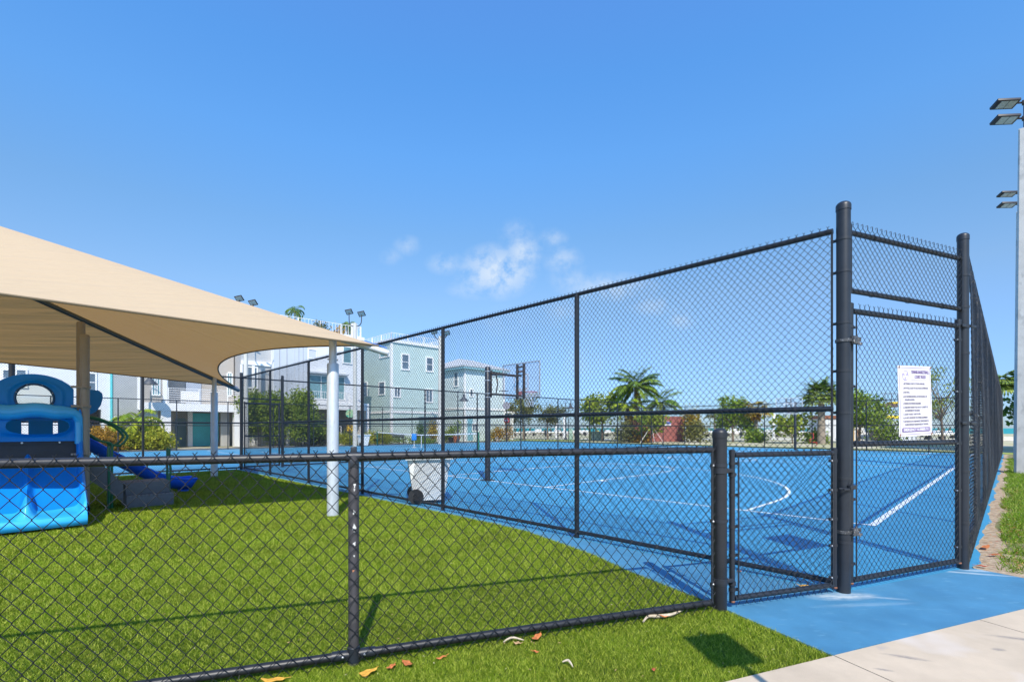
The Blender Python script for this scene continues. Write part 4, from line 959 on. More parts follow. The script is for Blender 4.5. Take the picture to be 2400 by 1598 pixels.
# poles beyond the tennis court
def flood_pole(px, Y, ztop, label, dirs):
    p = G(px, Y); root = thing('floodlight_pole', label, 'light pole', p, 0, 'floodlight poles by the tennis court')
    mb = MB(); mb.lathe([(.17, 0), (.15, ztop * .5), (.13, ztop)], 14); mb.build('shaft', MATS.get('pole_beige') or mat('pole_beige', (.55, .53, .48), .8, var=.05, vscale=2), root)
    for dx, dz in dirs:
        mb = MB(); s = 1 if dx > 0 else -1; mb.tube(smooth_path([(0, 0, ztop - .25), (dx * .6, 0, ztop - .2), (dx * .95, 0, ztop + .05), (dx, 0, ztop + dz - .1)]), .035, 8); mb.build('arm', M_dark, root)
        hmb = MB(); hmb.mat = Matrix.Translation((dx, 0, ztop + dz)) @ Matrix.Rotation(R(-12), 4, 'Y') @ Matrix.Rotation(R(-42), 4, 'X')
        hmb.box(-.26, .26, -.22, .22, -.03, .04, .01); h_ = hmb.build('floodlight', M_dark, root)
        lm = MB(); lm.mat = hmb.mat; lm.box(-.21, .21, -.17, .17, -.042, -.031); lm.build('lens', M_lens, h_)
flood_pole(832, 37.0, 9.35, 'floodlight pole with two lamps beside the rooftop palm above the canopy tip', ((-.45, .85), (.50, .70)))
flood_pole(1031, 42.0, 9.3, 'floodlight pole with two small lamps against the mint house', ((-.5, .35), (.6, .25)))
flood_pole(576, 34.5, 9.7, 'floodlight pole hidden behind the tan canopy with only its two lamps showing above', ((-.46, .85), (.52, .55)))

# ------------------------------------------------------------------ lamp posts with bell shades
def bell_lamp(px, Y, h, label, flip=1):
    p = G(px, Y); root = thing('street_lamp', label, 'street lamp', p, 0, 'bell lamps along the street')
    M_l = MATS.get('lamp_charcoal') or mat('lamp_charcoal', (.055, .065, .08), .5)
    mb = MB(); mb.lathe([(.16, 0), (.15, .25), (.085, .35), (.06, 1.6), (.05, h - .3), (.04, h)], 12); mb.build('pole', M_l, root)
    pts = [(0, 0, h)] + [(flip * (.28 - .28 * math.cos(a)), 0, h + .05 + .26 * math.sin(a)) for a in np.linspace(0, math.pi, 9)] + [(flip * .56, 0, h - .12)]
    mb = MB(); mb.tube(pts, .022, 8); mb.build('gooseneck', M_l, root)
    mb = MB(); mb.lathe([(.04, 0), (.11, -.03), (.12, -.26), (.17, -.34), (.44, -.62), (.45, -.66), (.40, -.66)], 20, (flip * .56, 0, h - .10)); mb.build('lamp_shade', M_l, root)
bell_lamp(331, 31.5, 4.95, 'bell lamp on a charcoal post near the little palm and hedge')
bell_lamp(1073, 45.5, 4.65, 'bell lamp on a charcoal post before the pale blue house')
bell_lamp(1326, 56, 4.35, 'bell lamp post standing left of the sea grape tree')
bell_lamp(1736, 66, 5.3, 'bell lamp rising behind the leafy tree left of the yellow palm', 1)

# ------------------------------------------------------------------ tennis net
net = thing('tennis_net', 'sagging tennis net with white band and centre strap', 'tennis net', W(TU, TV), TH)
for y in (-6.2, 6.2): mb = MB(); mb.lathe([(.05, 0), (.05, 1.10), (.03, 1.13)], 12, (0, y, 0)); mb.build('net_post', mat('net_post_green', (.01, .13, .08), .5), net)
zt = lambda y: .92 + .16 * (abs(y) / 6.2) ** 1.4
mb = MB()
for y0 in np.linspace(-6.2, 6.2, 25)[:-1]:
    y1 = y0 + 12.4 / 24; mb.add([(-.012, y0, zt(y0)), (-.012, y1, zt(y1)), (-.012, y1, zt(y1) - .07), (-.012, y0, zt(y0) - .07), (.012, y0, zt(y0)), (.012, y1, zt(y1)), (.012, y1, zt(y1) - .07), (.012, y0, zt(y0) - .07)], [(0, 1, 2, 3), (4, 7, 6, 5), (0, 4, 5, 1), (3, 2, 6, 7)])
mb.build('net_band', M_line, net)
mb = MB(); mb.box(-.014, .014, -.03, .03, .0, .90); mb.build('centre_strap', M_line, net)
mb = MB()
for k in range(13): t = k / 12; mb.tube([(0, y, .06 + (zt(y) - .12) * t) for y in np.linspace(-6.2, 6.2, 13)], .004, 3)
for y in np.arange(-6.2, 6.2, .14): mb.tube([(0, y, .06), (0, y, zt(y) - .06)], .004, 3)
mb.build('netting', M_wire, net)
mb = MB(); p = W(TU - .3, TV + .45)
tb = thing('ball_basket', 'small blue box hanging by the centre strap of the tennis net', 'ball basket', (p.x, p.y, 0)); mb.box(-.16, .16, -.10, .10, .52, .98, .01); mb.build('box', mat('basket_blue', (.02, .22, .65), .5), tb); mb = MB(); mb.tube([(0, 0, 0), (0, 0, .52)], .02, 6); mb.box(-.14, .14, -.14, .14, .0, .02); mb.build('stand', M_white, tb)

# ------------------------------------------------------------------ sign post that stands behind the viewer and throws its shadow on the turf
sb = thing('post_sign', 'flat board on a thin post by the pavement, seen only by its shadow', 'sign', (1.60, .98, 0), R(12))
mb = MB(); mb.tube([(0, 0, 0), (0, 0, 2.42)], .022, 10); mb.build('post', M_galv, sb)
mb = MB(); mb.box(-.16, .16, -.035, -.024, 1.98, 2.42, .004); mb.build('board', M_galv_blue, sb)

# ------------------------------------------------------------------ fallen leaves and twigs
M_leaf = {k: mat('leaf_' + k, c, .7, var=.25, vscale=30, transl=.15) for k, c in {'orange': (.62, .20, .06), 'yellow': (.80, .42, .06), 'tan': (.52, .33, .16), 'red': (.50, .11, .05), 'pale': (.60, .50, .36), 'straw': (.50, .48, .16)}.items()}
def leaf(px, py, L0_, Wd_, rz, kind, label, lobes=0, name='fallen_leaf', zoff=.020, curl=.5):
    Y = CAM_H * 1140 / (py - 1003.0) * .985; p = G(px, Y, zoff)
    L0_ *= .85; Wd_ *= .85
    n = 22; pts = []
    for i in range(n):
        a = 2 * math.pi * i / n; r = 1 + (.25 * math.cos(lobes * a) if lobes else 0) + .06 * math.sin(5 * a + px)
        pts.append((math.cos(a) * L0_ / 2 * r, math.sin(a) * Wd_ / 2 * r))
    mb = MB(); vs = [(0, 0, 0)] + [(x, y, curl * (x * x * 4 + y * y * 6) + .004 * math.sin(9 * x / L0_)) for x, y in pts]
    vs2 = [(x, y, z - .0012) for x, y, z in vs]; m_ = len(vs)
    fs = [(0, i, i % n + 1) for i in range(1, n + 1)]; mb.add(vs, fs); mb.add(vs2, [(0, i % n + 1, i) for i in range(1, n + 1)]); mb.add([vs[i] for i in range(1, m_)] + [vs2[i] for i in range(1, m_)], [(i, (i + 1) % n, n + (i + 1) % n, n + i) for i in range(n)])
    mb.tube([(L0_ / 2 * .9, 0, curl * L0_ * L0_ * .8), (L0_ / 2 * 1.5, .006, curl * L0_ * L0_ * .5 + .004)], .0016, 5)
    o = mb.build(name, M_leaf[kind], None, p, rz); o.rotation_euler = (rnd.uniform(-.15, .15), rnd.uniform(-.15, .15), rz); tag(o, label, 'leaf', 'fallen leaves by the fences'); return o
leaf(861, 1575, .105, .075, .6, 'yellow', 'large golden lobed leaf by the foot of the scratched post', 3)
leaf(955, 1553, .105, .06, 2.2, 'orange', 'crumpled rust red leaf under the bottom rail, second from the scratched post', 2)
leaf(917, 1560, .06, .04, 1.0, 'orange', 'small brown orange leaf between the golden leaf and the rust red one', 2)
leaf(1034, 1539, .075, .022, .45, 'orange', 'narrow curled orange leaf lying on the turf before the bottom rail')
leaf(640, 1592, .14, .05, .2, 'yellow', 'bright orange yellow leaf under the lowest end of the bottom rail')
leaf(1258, 1495, .10, .055, 1.0, 'orange', 'folded rust orange leaf tucked under the bottom rail', 2, zoff=.03)
leaf(1212, 1505, .06, .035, .1, 'tan', 'small tan curled leaf beside a pale twig under the rail')
leaf(1560, 1445, .12, .035, .35, 'orange', 'long reddish leaf resting on the pale bark strip near the stout post', zoff=.03)
leaf(1256, 1525, .05, .022, 2.8, 'orange', 'tiny pinkish leaf on open turf below the folded leaf')
leaf(1532, 1567, .032, .026, .3, 'red', 'tiny red leaf alone on the turf near the pavement')
leaf(1885, 1369, .17, .06, .1, 'yellow', 'dry golden leaf on the blue ground under the low gate', zoff=.006)
leaf(1733, 1334, .05, .04, 1.1, 'orange', 'small orange leaf on the blue ground behind the hinge of the low gate', zoff=.006)
leaf(2309, 1280, .20, .08, .5, 'orange', 'flat orange leaf on the dirt strip at the edge of the lawn', zoff=.01)
leaf(2330, 1297, .16, .05, .1, 'red', 'dark red leaf on the dirt strip just below the orange one', zoff=.01)
leaf(2303, 1323, .12, .05, 2.1, 'red', 'brown red leaf where the lawn meets the blue apron', zoff=.01)
def twig(pts_px, r, kind, label):
    mb = MB(); P_ = [G(px, CAM_H * 1140 / (py - 1003.0) * .985, .028 + .006 * (i % 2)) for i, (px, py) in enumerate(pts_px)]; o_ = P_[0].copy()
    mb.tube(smooth_path([p - o_ for p in P_]), [r * (.5 + .9 * math.sin(math.pi * min(1, max(.1, i / (6 * (len(P_) - 1)))))) for i in range(6 * (len(P_) - 1) + 1)], 6)
    o = mb.build('twig', M_leaf[kind], None, o_); tag(o, label, 'twig'); return o
twig([(1508, 1458), (1520, 1448), (1545, 1445), (1575, 1443), (1602, 1430)], .009, 'pale', 'pale strip of bark lying along the bottom rail near the stout post')
twig([(1180, 1506), (1200, 1498), (1228, 1502)], .005, 'pale', 'short pale twig under the middle of the bottom rail')
twig([(1318, 1553), (1332, 1552), (1343, 1565)], .005, 'pale', 'small curved white twig on open turf')
# specks of litter that nobody could count
def litter(name, n, pg, dmax, label, cat, kinds, size=(.006, .03)):
    vs = []; 
    while len(vs) < n * 4:
        d_ = rnd.uniform(1.9, dmax); a = R(90) + rnd.uniform(-.85, .85); x, y = d_ * math.cos(a), d_ * math.sin(a)
        if not inside(np.array([x]), np.array([y]), pg)[0]: continue
        l = rnd.uniform(*size); w_ = l * rnd.uniform(.10, .25); t = rnd.uniform(0, 6.28); c, s = math.cos(t), math.sin(t); z = .012 + rnd.uniform(0, .012)
        vs += [(x + c * l - s * 0, y + s * l, z), (x - s * w_, y + c * w_, z + .004), (x - c * l, y - s * l, z), (x + s * w_, y - c * w_, z + .003)]
    me = np_mesh(name, np.array(vs), np.arange(n * 4), 4, [M_leaf[k] for k in kinds], mi=rng.integers(0, len(kinds), n)); o = link_np(name, me); tag(o, label, cat, kind='stuff')
litter('leaf_litter', 700, turf_poly, 9, 'tiny dry straw bits scattered over the turf', 'litter', ['pale', 'tan', 'tan', 'straw'], (.004, .016))
litter('strip_litter', 1500, [wp(6.7, .22), (4.55, 4.75), (5.3, 4.6)] + [wp(22, -.1), wp(22, .24)], 16, 'dry leaf crumbs along the dirt strip', 'litter', ['tan', 'tan', 'tan', 'pale', 'orange', 'red'], (.006, .03))
# ------------------------------------------------------------------ houses across the street
def siding(name, color, pitch=.18, var=.04):
    m = mat(name, color, .7, var=var, vscale=1.2); t = m.node_tree; p = t.nodes['Principled BSDF']
    tcn = t.nodes.new('ShaderNodeTexCoord'); wv = t.nodes.new('ShaderNodeTexWave'); wv.wave_type = 'BANDS'; wv.bands_direction = 'Z'; wv.wave_profile = 'SAW'; wv.inputs['Scale'].default_value = 1 / (pitch * 3.1416 * 2) * 3.1416
    bn = t.nodes.new('ShaderNodeBump'); bn.inputs['Distance'].default_value = .03; bn.inputs['Strength'].default_value = .8
    t.links.new(tcn.outputs['Object'], wv.inputs[0]); t.links.new(wv.outputs[1], bn.inputs['Height']); t.links.new(bn.outputs[0], p.inputs['Normal']); return m
M_wallw = mat('house_white', (.70, .71, .73), .75, var=.03, vscale=.6)
M_wallg = siding('house_grey_lap', (.50, .50, .50)); M_wallb = siding('house_beige_lap', (.52, .47, .42)); M_mint = siding('house_mint_lap', (.60, .74, .71)); M_pale = siding('house_pale_blue', (.70, .80, .83))
M_panel = mat('house_grey_panel', (.52, .55, .60), .6, var=.04, vscale=.7); M_trim = mat('house_trim', (.80, .79, .78), .6)
M_glass = mat('window_glass', (.12, .17, .22), .12, var=.3, vscale=.8, spec=.8); M_glass2 = mat('window_glass_teal', (.16, .30, .33), .15, var=.25, vscale=.8, spec=.8)
M_garage = mat('carport_wall', (.66, .63, .58), .85, var=.06, vscale=1); M_teal = mat('teal_panel', (.08, .50, .56), .6, var=.05, vscale=1); M_tealw = mat('turquoise_panel', (.12, .58, .60), .6)
M_roof = mat('metal_roof', (.50, .52, .54), .45, metal=.2, var=.06, vscale=2); M_darkin = mat('dark_opening', (.05, .055, .06), .6)
VF = 40.2
def fu(px, v=VF): return u_at(px, v)
def fz(px, py, v=VF):
    u = u_at(px, v); return z_at(py, .6983 * u + .7158 * v)
class House:
    def __init__(s, u0, u1, depth, h, name, label, wall, v=VF, base=0.0):
        s.u0, s.v, s.h, s.w, s.d = u0, v, h, u1 - u0, depth
        s.root = thing('house', label, 'house', W(u0, v), TH); s.wallm = wall
    def part(s, name, m, *boxes, label=None, parent=None):
        mb = MB()
        for b in boxes: mb.box(*b)
        return mb.build(name, m, parent or s.root, smooth=False, label=label)
    def win(s, x0, x1, z0, z1, face='front', y=0.0, mull=1, glass=None, fw=.09, bars=0, name='window'):
        g = glass or M_glass
        def B(a0, a1, d0, d1, c0, c1): return (a0, a1, y - d1, y - d0, c0, c1) if face == 'front' else (y - d1, y - d0, a0, a1, c0, c1)
        bx = [B(x0 - fw, x1 + fw, .0, .06, z1, z1 + fw), B(x0 - fw, x1 + fw, .0, .08, z0 - fw, z0), B(x0 - fw, x0, 0, .055, z0, z1), B(x1, x1 + fw, 0, .055, z0, z1)]
        for k in range(1, mull): c = x0 + (x1 - x0) * k / mull; bx.append(B(c - .03, c + .03, .004, .05, z0, z1))
        for k in range(1, bars + 1): c = z0 + (z1 - z0) * k / (bars + 1); bx.append(B(x0, x1, .006, .045, c - .025, c + .025))
        f = s.part(name, M_trim, *bx); s.part('pane', g, B(x0, x1, .004, .02, z0, z1), parent=f); return f
    def winpx(s, p0, p1, y0, y1, **k):
        a, b = fu(p0, s.v) - s.u0, fu(p1, s.v) - s.u0; pm = (p0 + p1) / 2; return s.win(a, b, fz(pm, y1, s.v), fz(pm, y0, s.v), **k)
    def rail(s, x0, x1, y0, y1, z, h=1.0, posts=True, name='roof_railing', step=.28, horiz=False, parent=None, sides=('f',)):
        mb = MB()
        def run(a, b, yy0, yy1):
            L = math.hypot(b - a, yy1 - yy0); n = max(1, int(L / step))
            P_ = lambda t, zz: (a + (b - a) * t, yy0 + (yy1 - yy0) * t, zz)
            mb.tube([P_(0, z + h), P_(1, z + h)], .024, 6); mb.tube([P_(0, z + .1), P_(1, z + .1)], .02, 6)
            if horiz:
                for k in range(1, 6): mb.tube([P_(0, z + .1 + (h - .1) * k / 6), P_(1, z + .1 + (h - .1) * k / 6)], .022, 4)
            else:
                for k in range(n + 1): mb.tube([P_(k / n, z + .1), P_(k / n, z + h)], .014, 4)
            for k in range(0, int(L / 1.8) + 1): t = min(1, k * 1.8 / L); p = P_(t, z); mb.box(p[0] - .03, p[0] + .03, p[1] - .03, p[1] + .03, z, z + h + .04)
        if 'f' in sides: run(x0, x1, y0, y0)
        if 'l' in sides: run(x0, x0, y0, y1)
        if 'r' in sides: run(x1, x1, y0, y1)
        return mb.build(name, M_trim, parent or s.root, smooth=False)

# --- mint house
u0 = fu(917); H = House(u0, fu(1036), 9.5, 9.5, 'house', 'mint green lap sided house with white corner boards and rooftop railing', M_mint)
w = H.w; H.part('wall', M_mint, (0, w, 0, H.d, -.1, 9.35))
H.part('corner_board', M_trim, (-.05, .16, -.05, -.002, .0, 9.34), (-.05, -.002, -.001, .16, .0, 9.34)); H.part('corner_board', M_trim, (w - .16, w + .05, -.05, -.002, 0, 9.34))
H.part('band', M_trim, (-.07, w + .07, -.075, -.052, 2.78, 3.0), (-.075, -.052, -.05, H.d, 2.78, 3.0)); H.part('parapet', M_trim, (-.14, w + .14, -.14, H.d + .1, 9.35, 9.62))
H.rail(-.0, w, 0, H.d, 9.62, .62, sides=('f', 'l', 'r'))
H.winpx(942.6, 957, 832, 864.5, bars=1, fw=.14); H.winpx(1000, 1012.8, 839.6, 869, bars=1, fw=.14); H.winpx(925, 936.4, 910, 929, mull=2, fw=.12); H.winpx(998.6, 1012, 914, 941, mull=2, fw=.12)
def vv(px, u): r = (px - 1200) / 1140; return u * (.7158 - .6983 * r) / (.6983 + .7158 * r)
a, b = vv(911.8, u0) - VF, vv(891.7, u0) - VF; H.win(a, b, 8.15, 8.55, face='left', glass=M_glass2, fw=.12)
H.win(1.2, 2.2, 4.6, 5.7, face='left'); H.win(4.6, 5.6, 4.6, 5.9, face='left')
a, b = fu(981) - u0, fu(1023) - u0; H.part('entry_panel', mat('entry_shade', (.16, .24, .25), .8), (a, b, -.03, -.006, 0, 2.5)); H.part('door', M_glass, (b - .75, b - .08, -.06, -.032, .05, 2.15)); H.part('door_frame', M_trim, (b - .06, b + .12, -.09, -.034, 0, 2.5))  # flat entry panel stands proud of the wall; recess shade is in its colour
# --- pale blue house with hipped metal roof
u0 = fu(1089, 41.0); H = House(u0, fu(1182, 41.0), 7.0, 8.0, 'house', 'pale blue white house with grey hipped metal roof', M_pale, v=41.0)
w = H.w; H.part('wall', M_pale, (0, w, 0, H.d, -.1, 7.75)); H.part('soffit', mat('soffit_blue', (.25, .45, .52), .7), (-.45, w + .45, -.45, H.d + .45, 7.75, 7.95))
mb = MB(); e = .5; zr = 9.35; hx0, hx1, hy = 1.9, max(2.2, w - 1.9), H.d / 2
V_ = [(-e, -e, 7.952), (w + e, -e, 7.952), (w + e, H.d + e, 7.952), (-e, H.d + e, 7.952), (-e, -e, 8.10), (w + e, -e, 8.10), (w + e, H.d + e, 8.10), (-e, H.d + e, 8.10), (hx0, hy, zr), (hx1, hy, zr)]
mb.add(V_, [(0, 1, 5, 4), (1, 2, 6, 5), (2, 3, 7, 6), (3, 0, 4, 7), (0, 3, 2, 1), (4, 5, 9, 8), (5, 6, 9), (6, 7, 8, 9), (7, 4, 8)])
for k in range(18):
    t = k / 17; x = -e + (w + 2 * e) * t; xx = min(max(x, hx0), hx1); 
    f = min(1, abs((x - (-e)) / (hx0 + e)) if x < hx0 else (abs((w + e - x) / (w + e - hx1)) if x > hx1 else 1)); mb.tube([(x, -e, 8.11), (x, -e + (hy + e) * f, 8.11 + (zr - 8.10) * f)], .025, 4)
for k in range(16):
    t = k / 15; y = -e + (H.d + 2 * e) * t; f = 1 - abs(2 * t - 1); mb.tube([(-e, y, 8.11), (-e + (hx0 + e) * f, y, 8.11 + (zr - 8.10) * f)], .025, 4)
mb.build('roof', M_roof, H.root, smooth=False)
H.part('corner_board', M_trim, (-.05, .14, -.05, -.002, 0, 7.74), (-.05, -.002, -.001, .14, 0, 7.74)); H.part('corner_board', M_trim, (w - .14, w + .05, -.05, -.002, 0, 7.74)); H.part('band', M_trim, (-.07, w + .07, -.075, -.052, 3.35, 3.6), (-.075, -.052, -.05, H.d, 3.35, 3.6))
a = vv(1073, u0) - 41.0; b = vv(1068, u0) - 41.0; H.win(a, b + .2, 6.0, 7.4, face='left', bars=1, fw=.12)
H.winpx(1102, 1107, 913, 928, bars=1, fw=.12); H.winpx(1153, 1160, 868, 880, fw=.12); H.winpx(1107.5, 1118, 994, 1009, mull=2, fw=.1)
a = fu(1148, 41) - u0; H.part('porch_post', M_trim, (w + 1.0, w + 1.3, -.2, .1, 0, 3.1)); H.part('porch_beam', M_trim, (w + .05, w + 1.5, -.25, .15, 3.1, 3.35))
a, b = fu(1075, 41.0) - u0, 1.0
H.part('entry_panel', mat('entry_teal', (.20, .42, .50), .7), (.4, 1.1, -.03, -.006, 0, 2.4))  # flat teal panel on the wall face, no depth behind it
# --- white and grey tall house
u0 = fu(569); H = House(u0, fu(852), 9.0, 9.2, 'house', 'tall white and grey panelled house with balcony above its shaded garage', M_wallw)
w = H.w; X = lambda px: fu(px) - u0
zb = 3.15
H.part('wall', M_wallw, (X(640), w, 0, H.d, zb, 9.15), (w - .35, w, 0, H.d, 0, zb - .003), (X(640), w - .36, 4.2, H.d, 0, zb - .003))
H.part('side_wing', M_wallg, (0, X(640) - .004, .5, H.d, 0, 8.4)); H.part('side_trim', M_trim, (0, X(640) - .004, .38, .496, 6.2, 6.5), (-.05, .10, .40, .497, 0, 6.19), (X(598) - .1, X(598) + .1, .41, .496, 0, 6.19))
H.part('panel', M_panel, (X(641), X(690), -.03, -.004, 3.4, 9.0), (X(691), X(719), -.05, -.004, 3.4, 9.0)); H.part('panel_joint', mat('panel_joint', (.30, .31, .33), .7), *[(X(p) - .015, X(p) + .015, -.058, -.052 if p > 690 else -.032, 3.4, 9.0) for p in (655, 672, 700, 710)])
H.part('garage_ceiling', M_garage, (X(640), w, -.9, 4.19, 3.0, 3.145)); H.part('garage_back', M_garage, (X(640), w - .37, 4.12, 4.19, 0, 2.99))
H.part('beam', M_trim, (X(640), w, -1.0, -.905, 2.9, 3.5)); H.part('garage_post', M_trim, (X(660), X(660) + .25, -1.0, -.75, 0, 2.89), (w - .25, w, -1.0, -.75, 0, 2.89)); H.part('balcony_floor', M_trim, (X(700), X(810), -.9, -.003, 3.15, 3.3))
H.rail(X(722), X(808), -.86, -.06, 3.3, 1.05, name='balcony_railing', sides=('f', 'l', 'r'), step=.16)
H.winpx(724, 806, 882, 934, mull=3, glass=M_glass2, fw=.07, name='balcony_door'); H.part('awning', M_roof, (X(720), X(812), -.5, -.01, fz(765, 878), fz(765, 878) + .12))
H.winpx(724, 741, 820, 840, glass=M_panel, fw=.05); H.winpx(805, 822, 814, 850, glass=M_glass2, fw=.1); H.win(.5, 1.1, 4.5, 6.0, y=.5)
H.part('garage_gate', M_trim, *[(X(700) + k * .35, X(700) + k * .35 + .05, -.85, -.80, .0, 1.5) for k in range(10)], (X(700), X(700) + 3.2, -.84, -.81, 1.5, 1.56))
H.part('parapet', M_trim, (X(640) - .05, w + .05, -.08, H.d, 9.15, 9.4)); H.rail(X(648), w - .1, .3, H.d, 9.4, .95, sides=('f', 'r')); H.part('roof_pier', M_trim, (w - .9, w - .5, .2, .6, 9.4, 10.6))
# --- beige house with balcony over open carport
u0 = fu(326); H = House(u0, fu(566), 9.0, 8.5, 'house', 'beige grey house with white balcony over an open carport with teal panels', M_wallb)
w = H.w; X = lambda px: fu(px) - u0
H.part('wall', M_wallb, (0, X(384), 0, H.d, 3.1, 8.4), (X(384) + .003, w, 2.0, H.d, 3.1, 8.4)); H.part('corner_board', M_trim, (X(381), X(392), -.06, -.002, 0, 8.4), (-.1, .1, -.06, -.002, 2.6, 8.4))
H.part('corner_post', M_trim, (X(384) + .01, X(394), .0, .4, 3.4, 8.4)); H.part('beam', M_trim, (-.02, w, -.12, .25, 2.55, 3.09)); H.part('carport_ceiling', M_garage, (0, w, .26, 3.9, 2.9, 3.09))
H.part('column', M_trim, (X(377), X(400), -.10, .5, 0, 2.54), label='broad white carport column'); H.part('column', M_trim, (X(446) + .3, X(458) + .3, 2.4, 2.9, 0, 2.89)); H.part('column', M_trim, (w - .5, w, -.1, .4, 0, 2.54))
H.part('carport_back', M_garage, (0, w, 3.6, 3.8, 0, 2.89)); H.part('carport_side', M_wallw, (0, X(372), .3, .6, 0, 2.54)); H.part('garage_door', mat('carport_door', (.28, .40, .42), .5), (X(402) + .8, X(446) + .6, 3.53, 3.59, 0, 2.1)); H.part('teal_screen', M_teal, (X(462) + .3, X(498) + .5, 2.9, 3.05, 0, 2.5)); H.part('teal_screen', M_tealw, (X(510) + .5, X(520) + .5, 3.0, 3.1, .3, 2.6))
H.part('grey_side_wall', M_wallg, (X(528), w - .51, 1.2, 1.4, 0, 2.89))
H.rail(X(394), w, -.05, 1.9, 3.1, 1.0, horiz=True, name='balcony_railing'); H.part('balcony_solid', M_trim, (X(424), X(470), .06, .12, 3.15, 4.0)); H.winpx(358, 373, 878, 925, mull=3, bars=1, glass=M_glass2, fw=.07); H.part('balcony_door', mat('balcony_shade', (.38, .43, .52), .6), (X(418) + .8, X(456) + .8, 1.92, 1.99, 3.12, 5.6)); H.win(X(506) + 1.6, w - .5, 3.9, 5.6, y=2.0, mull=2, glass=M_glass2)  # balcony door panel has the shade of the balcony put into its colour
# --- white house with panelled parapet at the far left
u0 = -9.0; u1 = fu(323); H = House(u0, u1, 9.0, 9.2, 'house', 'white house with panelled parapet and turquoise downpipe strip behind the climber', M_wallw)
X = lambda px: fu(px) - u0; w = H.w
H.part('wall', M_wallw, (0, X(209), 0, H.d, 0, 9.0), (X(209) + .002, X(237), 0, H.d, 2.55, 9.0), (X(237) + .002, w, 0, H.d, 0, 9.0)); H.part('garage_back', M_garage, (X(209), X(237), 3.0, 3.1, 0, 2.54))
H.part('parapet_panel', M_panel, *[(X(20) + k * .82, X(20) + k * .82 + .79, -.06, -.004, 5.45, 6.6) for k in range(-6, 9)]); H.part('sill_band', M_trim, (0, X(258), -.09, -.062, 5.35, 5.45))
H.part('accent_strip', M_tealw, (X(258), X(263), -.10, -.004, 0, 8.0)); H.winpx(8, 24, 868, 905, bars=1); H.winpx(208, 223, 876, 916, bars=1); H.part('lap_patch', M_wallg, (X(264), X(325), -.03, -.002, 2.2, 8.9)); H.winpx(40, 60, 868, 905, bars=1)

# sliver of a white building with a corrugated eave behind the concrete poles
root = thing('pavilion', 'sliver of white building with dark corrugated eave behind the concrete light poles', 'building', W(38.75, -.30), TH)
mb = MB(); mb.box(0, 10, -9, -.12, 0, 7.6); mb.build('wall', M_wallw, root, smooth=False)
mb = MB()
for k in range(26): x = -.5 + k * .42; mb.add([(x, .10, 7.3), (x + .26, .10, 7.3), (x + .26, -.10, 9.2), (x, -.10, 9.2), (x, .04, 7.3), (x + .26, .04, 7.3), (x + .26, -.16, 9.2), (x, -.16, 9.2)], [(0, 1, 2, 3), (4, 7, 6, 5), (0, 3, 7, 4), (1, 5, 6, 2), (3, 2, 6, 7), (0, 4, 5, 1)])
mb.box(-.5, 10.5, -9.3, -.17, 7.601, 9.1); mb.build('roof', mat('eave_dark', (.13, .14, .15), .6), root, smooth=False)

# ------------------------------------------------------------------ things along the street
def pt(px, Y, z=0): return G(px, Y, z)
# benches
def bench(px, Y, rz, label, L=1.9, table=False):
    root = thing('park_bench', label, 'bench', pt(px, Y), rz); m_ = MATS.get('bench_dark') or mat('bench_dark', (.03, .035, .05), .5)
    mb = MB(); [mb.box(-L / 2, L / 2, -.22 + k * .11, -.22 + k * .11 + .085, .44, .47) for k in range(4)]; mb.build('seat', m_, root)
    mb = MB(); [mb.box(-L / 2, L / 2, .25 + k * .01, .28 + k * .01, .56 + k * .12, .65 + k * .12) for k in range(3)]; mb.build('backrest', m_, root)
    for x in (-L / 2 + .15, L / 2 - .15): mb = MB(); mb.tube([(x, -.22, 0), (x, -.18, .44), (x, .24, .44), (x, .30, .92)], .025, 6); mb.tube([(x, .26, 0), (x, .2, .44)], .025, 6); mb.build('leg', m_, root)
bench(916, 41.6, R(44), 'dark slatted bench by the clipped hedge below the mint house', 3.0); bench(745, 38.5, R(40), 'dark blue bench beside the tall shrubs', 2.6)
# traffic style discs: a green wreath and a yellow plate on the garage post, red round marker by the shore
p = pt(821, 39.4); root = thing('wall_ornament_post', 'round green ornament above a yellow plate on a thin post by the garage', 'sign post', p)
mb = MB(); mb.tube([(0, 0, 0), (0, 0, 2.95)], .03, 6); mb.build('post', M_dark, root)
mb = MB(); mb.tube([(0, -.03, 2.55), (0, -.10, 2.55)], .34, 16); mb.build('disc', mat('ornament_green', (.02, .45, .33), .6, color2=(.55, .6, .3), vscale=6), root)
mb = MB(); mb.box(-.24, .24, -.08, -.04, 1.15, 1.60); mb.build('plate', mat('plate_yellow', (.75, .48, .02), .6), root); o = text_part([("U9", 0, 1.22, .42, .4, 'c')], M_dark, root, 'plate_text'); o.location = (0, -.085, 0)
p = pt(1187, 52.0); root = thing('stop_sign', 'small red and white octagonal sign on a white post near the water', 'sign', p)
mb = MB(); mb.tube([(0, 0, 0), (0, 0, 2.1)], .04, 6); mb.build('post', M_trim, root)
mb = MB(); mb.prism([(.32 * math.cos(R(22.5 + 45 * k)), 2.2 + .32 * math.sin(R(22.5 + 45 * k))) for k in range(8)], -.03, 0, 'xz'); mb.build('plate', M_red, root)
mb = MB(); mb.box(-.2, .2, -.036, -.031, 2.12, 2.28); mb.build('plate_band', M_trim, root)
p = pt(1187, 50.5); root = thing('round_sign', 'grey backed round sign on a tall thin post by the pale blue house', 'sign', p)
mb = MB(); mb.tube([(0, 0, 0), (0, 0, 4.1)], .035, 6); mb.build('post', M_dark, root); mb = MB(); mb.tube([(0, -.03, 3.7), (0, .01, 3.7)], .40, 16); mb.build('plate', mat('sign_back_grey', (.26, .25, .28), .5), root)

